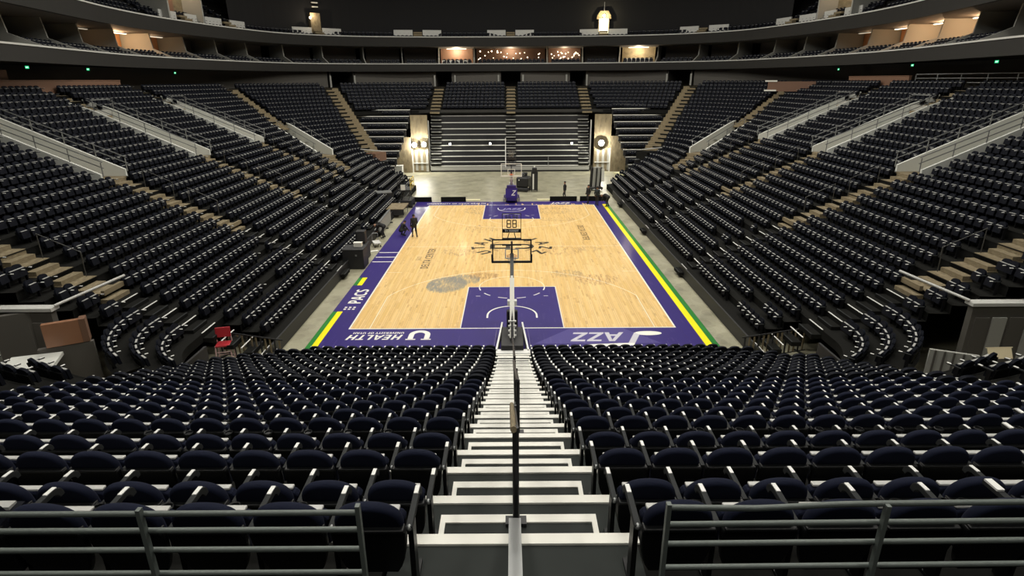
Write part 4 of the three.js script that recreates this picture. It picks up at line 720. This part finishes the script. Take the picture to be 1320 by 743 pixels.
{ const t = thing('barrier_panel', 'low grey barrier panel in front of the left floor seats', 'barrier', [-10.0, 0, -5.6], 0.02); mesh('panel', box(0.12, 0.95, 4.6), K.greyWall, t, [0, 0.55, 0]); for (const z of [-2, 0, 2]) mesh('foot', box(0.5, 0.08, 0.1), K.black, t, [0, 0.04, z]); mesh('top_rail', box(0.16, 0.06, 4.6), K.steel, t, [0, 1.05, 0]);
  const s = thing('loudspeaker', 'black loudspeaker stack beside the left sideline', 'speaker', [-9.85, 0, 2.3]); mesh('lower_cabinet', rbox(0.8, 1.0, 0.8, 0.03), K.black, s, [0, 0.5, 0]); mesh('upper_cabinet', rbox(0.6, 0.8, 0.6, 0.03), K.black, s, [-0.05, 1.4, -0.05]); mesh('grille', box(0.5, 0.6, 0.02), K.dark, s, [0.02, 1.4, 0.26]);
  const c = thing('equipment_case', 'black equipment case with a white box on top, left of court', 'case', [-9.8, 0, 4.4]); mesh('case_body', rbox(1.3, 1.2, 1.2, 0.04), K.black, c, [0, 0.62, 0]); mesh('case_lid', box(1.32, 0.05, 1.22), K.dark, c, [0, 1.25, 0]); mesh('latch', box(0.1, 0.1, 0.03), K.steel, c, [0.2, 0.9, 0.61]);
  single('white_box', 'small white box on top of the black equipment case', 'box', merge([moved(rbox(0.5, 0.25, 0.3, 0.02), 0, 0.125, 0), moved(box(0.52, 0.04, 0.32), 0, 0.26, 0)]), K.white, [-9.6, 1.28, 4.3]);
  const k = thing('tool_cart', 'small pale trolley with tools on the floor by the sideline', 'trolley', [-9.55, 0, -0.4], 0.4); mesh('tray', box(0.5, 0.05, 0.9), K.ledge, k, [0, 0.3, 0]); mesh('handle', tube([V(-0.2, 0.3, -0.45), V(-0.2, 0.8, -0.6), V(0.2, 0.8, -0.6), V(0.2, 0.3, -0.45)], 0.02), K.steel, k); for (const [x, z] of [[-0.2, -0.35], [0.2, -0.35], [-0.2, 0.35], [0.2, 0.35]]) mesh('wheel', cyl(0.08, 0.08, 0.05, 12), K.black, k, [x, 0.09, z], [0, 0, Math.PI / 2]);
  single('tape_strip', 'flat white board lying on the floor by the purple apron', 'board', moved(rbox(0.7, 0.05, 0.25, 0.01), 0, 0.03, 0), K.white, [-9.5, 0, 1.0], [0, 0.5, 0]);
}
{ // machine and mop cart beside the far basket
  const t = thing('floor_scrubber', 'black floor scrubber machine behind the far basket', 'machine', [1.3, 0, -22.2], -0.3); mesh('tank', rbox(1.3, 1.1, 1.5, 0.2), K.black, t, [0, 0.95, 0]); mesh('brush_deck', rbox(1.4, 0.3, 0.7, 0.08), K.dark, t, [0, 0.25, 0.6]); mesh('seat', rbox(0.5, 0.5, 0.5, 0.08), K.black, t, [0, 1.6, -0.4]); mesh('steering_wheel', moved(new THREE.TorusGeometry(0.2, 0.025, 6, 16), 0, 0, 0, 1.0), K.steel, t, [0, 1.75, 0.3]); for (const x of [-0.6, 0.6]) mesh('wheel', cyl(0.25, 0.25, 0.14, 16), K.black, t, [x, 0.25, -0.4], [0, 0, Math.PI / 2]); mesh('side_lamp', new THREE.SphereGeometry(0.07, 8, 6), K.white, t, [-0.3, 1.2, 0.74]);
  const c = thing('upright_panel_cart', 'tall narrow black and white cart beside the floor scrubber', 'cart', [2.4, 0, -21.6]); mesh('frame', box(0.7, 1.9, 0.3), K.black, c, [0, 1.1, 0]); mesh('white_stripe', box(0.14, 1.6, 0.02), K.white, c, [-0.12, 1.05, 0.16]); mesh('head', rbox(0.5, 0.5, 0.4, 0.1), K.black, c, [0, 2.25, 0]); mesh('lamp_bar', box(0.16, 0.2, 0.06), K.white, c, [0, 2.55, 0]); for (const x of [-0.28, 0.28]) mesh('caster', cyl(0.08, 0.08, 0.06, 12), K.black, c, [x, 0.09, 0], [0, 0, Math.PI / 2]);
}
{ // loaded dolly and crate on the right of the far floor
  const t = thing('loaded_dolly', 'dark loaded dolly with grey mats standing by the far right floor', 'dolly', [8.9, 0, -22.4], 0.2); mesh('dolly_base', box(1.3, 0.14, 1.2), K.black, t, [0, 0.25, 0]); for (let i = 0; i < 5; i++) mesh('rolled_mat', cyl(0.17, 0.17, 2.0 + 0.15 * (i % 2), 12), i % 2 ? K.greyWall : K.black, t, [-0.45 + i * 0.23, 1.35, (i % 2) * 0.2], [0.12, 0, 0]); mesh('white_sheet', box(0.3, 1.3, 0.04), K.white, t, [0.6, 1.6, 0.5]); for (const [x, z] of [[-0.55, -0.5], [0.55, -0.5], [-0.55, 0.5], [0.55, 0.5]]) mesh('caster', cyl(0.09, 0.09, 0.06, 12), K.black, t, [x, 0.1, z], [0, 0, Math.PI / 2]);
  const c = thing('storage_crate', 'brown storage crate with a pale yellow board on top, right floor edge', 'crate', [13.0, 0, -24.6], 0.3); mesh('crate_body', box(1.9, 1.2, 1.6), K.brown, c, [0, 0.7, 0]); mesh('grey_panel', box(0.8, 1.0, 0.04), K.greyWall, c, [0, 0.7, 0.82]); mesh('top_board', box(3.0, 0.12, 2.0), mat(0.75, 0.72, 0.42, 0.5), c, [-0.1, 1.4, 0]); for (const x of [-0.9, 0.9]) mesh('corner_post', box(0.08, 1.3, 0.08), K.steel, c, [x, 0.7, 0.8]);
  single('pale_crate', 'pale square crate in front of the black screen on the left floor edge', 'crate', merge([moved(rbox(1.1, 1.15, 1.0, 0.03), 0, 0.6, 0), moved(box(1.16, 0.08, 1.06), 0, 1.2, 0)]), K.ledge, [-13.9, 0, -33.0]);
  for (const [x, z, w, l] of [[-4.6, -17.0, 3.1, 'pale yellow board lying on the floor behind the far baseline'], [3.4, -17.0, 1.8, 'short pale board lying on the floor behind the far baseline']]) single('floor_board', l, 'board', moved(rbox(w, 0.08, 0.4, 0.02), 0, 0.045, 0), mat(0.75, 0.7, 0.45, 0.5), [x, 0, z]);
  for (const [x, w] of [[-8.9, 2.4], [-5.6, 2.4], [5.0, 2.6], [7.9, 2.6]]) single('baseline_board', 'low dark board at the far baseline', 'board', merge([moved(rbox(w, 0.45, 0.18, 0.03), 0, 0.24, 0), moved(box(w, 0.05, 0.4), 0, 0.03, -0.1)]), K.terrace, [x, 0, -16.35], undefined, 'far baseline boards');
}
// ---------------------------------------------------------------- the near corners
for (const m of [-1, 1]) {
  // floor-level gap between the end stand and the side stand, closed by a slatted barricade
  const t = thing('barricade', m < 0 ? 'tan slatted crowd barricade beside the tall red stool' : 'tan slatted crowd barricade by the corner steps, no stool near it', 'barricade', [m * 10.9, 0, 17.5], m * 0.3);
  for (let i = 0; i < 14; i++) mesh('slat', box(0.07, 1.0, 0.03), i % 3 ? K.tan : K.dark, t, [-1.5 + i * 0.23, 0.62, 0]);
  mesh('top_rail', bar(V(-1.65, 1.15, 0), V(1.65, 1.15, 0), 0.03), K.black, t); mesh('bottom_rail', bar(V(-1.65, 0.12, 0), V(1.65, 0.12, 0), 0.025), K.black, t); for (const x of [-1.4, 1.4]) mesh('foot', box(0.08, 0.06, 0.6), K.black, t, [x, 0.04, 0]);
  // end wall of the fixed side stand above the corner tunnel
  const w = structure('stand_end_wall', m < 0 ? 'grey end wall with pale coping above the brown tunnel wall' : 'grey panelled end wall with pale coping above the corner tunnel', 'wall', [m * 18.6, 0, 20.3]);
  mesh('wall_body', box(4.6, 3.4, 0.25), K.backWall, w, [0, 1.75, 0]); mesh('coping', box(4.8, 0.12, 0.4), K.ledge, w, [0, 3.5, 0]); for (let i = 0; i < 7; i++) mesh('wall_panel', box(0.5, 2.2, 0.06), i % 2 ? K.greyWall : K.backWall, w, [-1.9 + i * 0.62, 1.9, 0.15]);
  mesh('sloping_rail', bar(V(-m * 2.4, 3.6, 0), V(-m * 3.6, 4.0, -2.2), 0.05), K.ledge, w);
}
{ // the left corner tunnel: brown wall, pale floor
  const t = structure('tunnel_wall', 'glossy brown wall panel at the corner tunnel mouth', 'wall', [-15.6, 0, 21.0], 0.5); mesh('brown_panel', box(1.05, 0.85, 0.2), new THREE.MeshStandardMaterial({ color: new THREE.Color().setRGB(0.30, 0.15, 0.085), roughness: 0.25 }), t, [0, 2.85, 0]); mesh('side_panel', box(0.2, 0.85, 0.4), K.brown, t, [0.62, 2.85, -0.12]); mesh('lower_panel', box(1.6, 2.4, 0.2), K.backWall, t, [0, 1.2, -0.02]); mesh('door_jamb', box(1.3, 3.2, 0.2), K.backWall, t, [-1.45, 1.8, -1.3]);
  const f = structure('tunnel_floor', 'pale cream ramp floor glimpsed in the left corner tunnel', 'floor', [-16.0, 0, 22.4], 0.3); mesh('ramp', box(1.5, 0.12, 2.0), K.paleWall, f, [0, 2.1, 0], [0.1, 0, 0]);
  const g = structure('tunnel_screen', 'grey ribbed screen at the right corner tunnel with a small lit sign beyond', 'screen', [13.9, 0, 23.0], -0.4); mesh('screen_panel', box(1.3, 1.4, 0.1), K.greyWall, g, [0, 2.2, 0]); for (let i = 0; i < 5; i++) mesh('rib', box(0.05, 1.4, 0.06), K.backWall, g, [-0.5 + i * 0.25, 2.2, 0.06]); mesh('white_edge', box(0.06, 0.7, 0.08), K.white, g, [0.68, 2.5, 0.06]);
  single('notice_board', 'small cream board on the wall of the right corner tunnel', 'board', merge([box(0.62, 0.34, 0.05), moved(box(0.68, 0.03, 0.07), 0, 0.18, 0)]), mat(0.75, 0.65, 0.42, 0.6), [15.25, 2.9, 23.1], [-0.5, -0.3, 0]);
  // the tall red stool
  const s = thing('tall_stool', 'tall red stool with backrest and pale metal frame by the barricade', 'stool', [-11.75, 0, 17.95], 0.25);
  mesh('seat', rbox(0.55, 0.08, 0.5, 0.03), K.red, s, [0, 0.98, 0]); mesh('backrest', rbox(0.58, 0.42, 0.07, 0.03), K.red, s, [0, 1.42, -0.22], [-0.12, 0, 0]);
  const pink = mat(0.62, 0.42, 0.42, 0.4); for (const x of [-0.27, 0.27]) { mesh('leg', bar(V(x * 1.15, 0, 0.3), V(x, 1.0, 0.2), 0.025), pink, s); mesh('leg', bar(V(x * 1.15, 0, -0.3), V(x, 1.3, -0.2), 0.025), pink, s); mesh('stretcher', bar(V(x * 1.1, 0.4, 0.27), V(x * 1.1, 0.4, -0.27), 0.018), pink, s); } for (const [y, z] of [[0.4, 0.27], [0.72, 0.23], [0.4, -0.27]]) mesh('stretcher', bar(V(-0.29, y, z), V(0.29, y, z), 0.018), pink, s);
}
// ---------------------------------------------------------------- all remaining seats
{
  const im = new THREE.InstancedMesh(farSeat, new THREE.MeshPhysicalMaterial({ vertexColors: true, roughness: 0.65, specularIntensity: 0.2, side: THREE.DoubleSide }), farSeats.length);
  farSeats.forEach((m, i) => im.setMatrixAt(i, m)); im.name = 'seat_rows'; im.castShadow = im.receiveShadow = true; scene.add(im);
  tag(im, 'thousands of dark tip-up seats filling the side, corner and far stands', 'seats', null, 'stuff');
}
scene.traverse((o) => { if (o.isLight) o.castShadow = true; });
renderer.render(scene, camera);
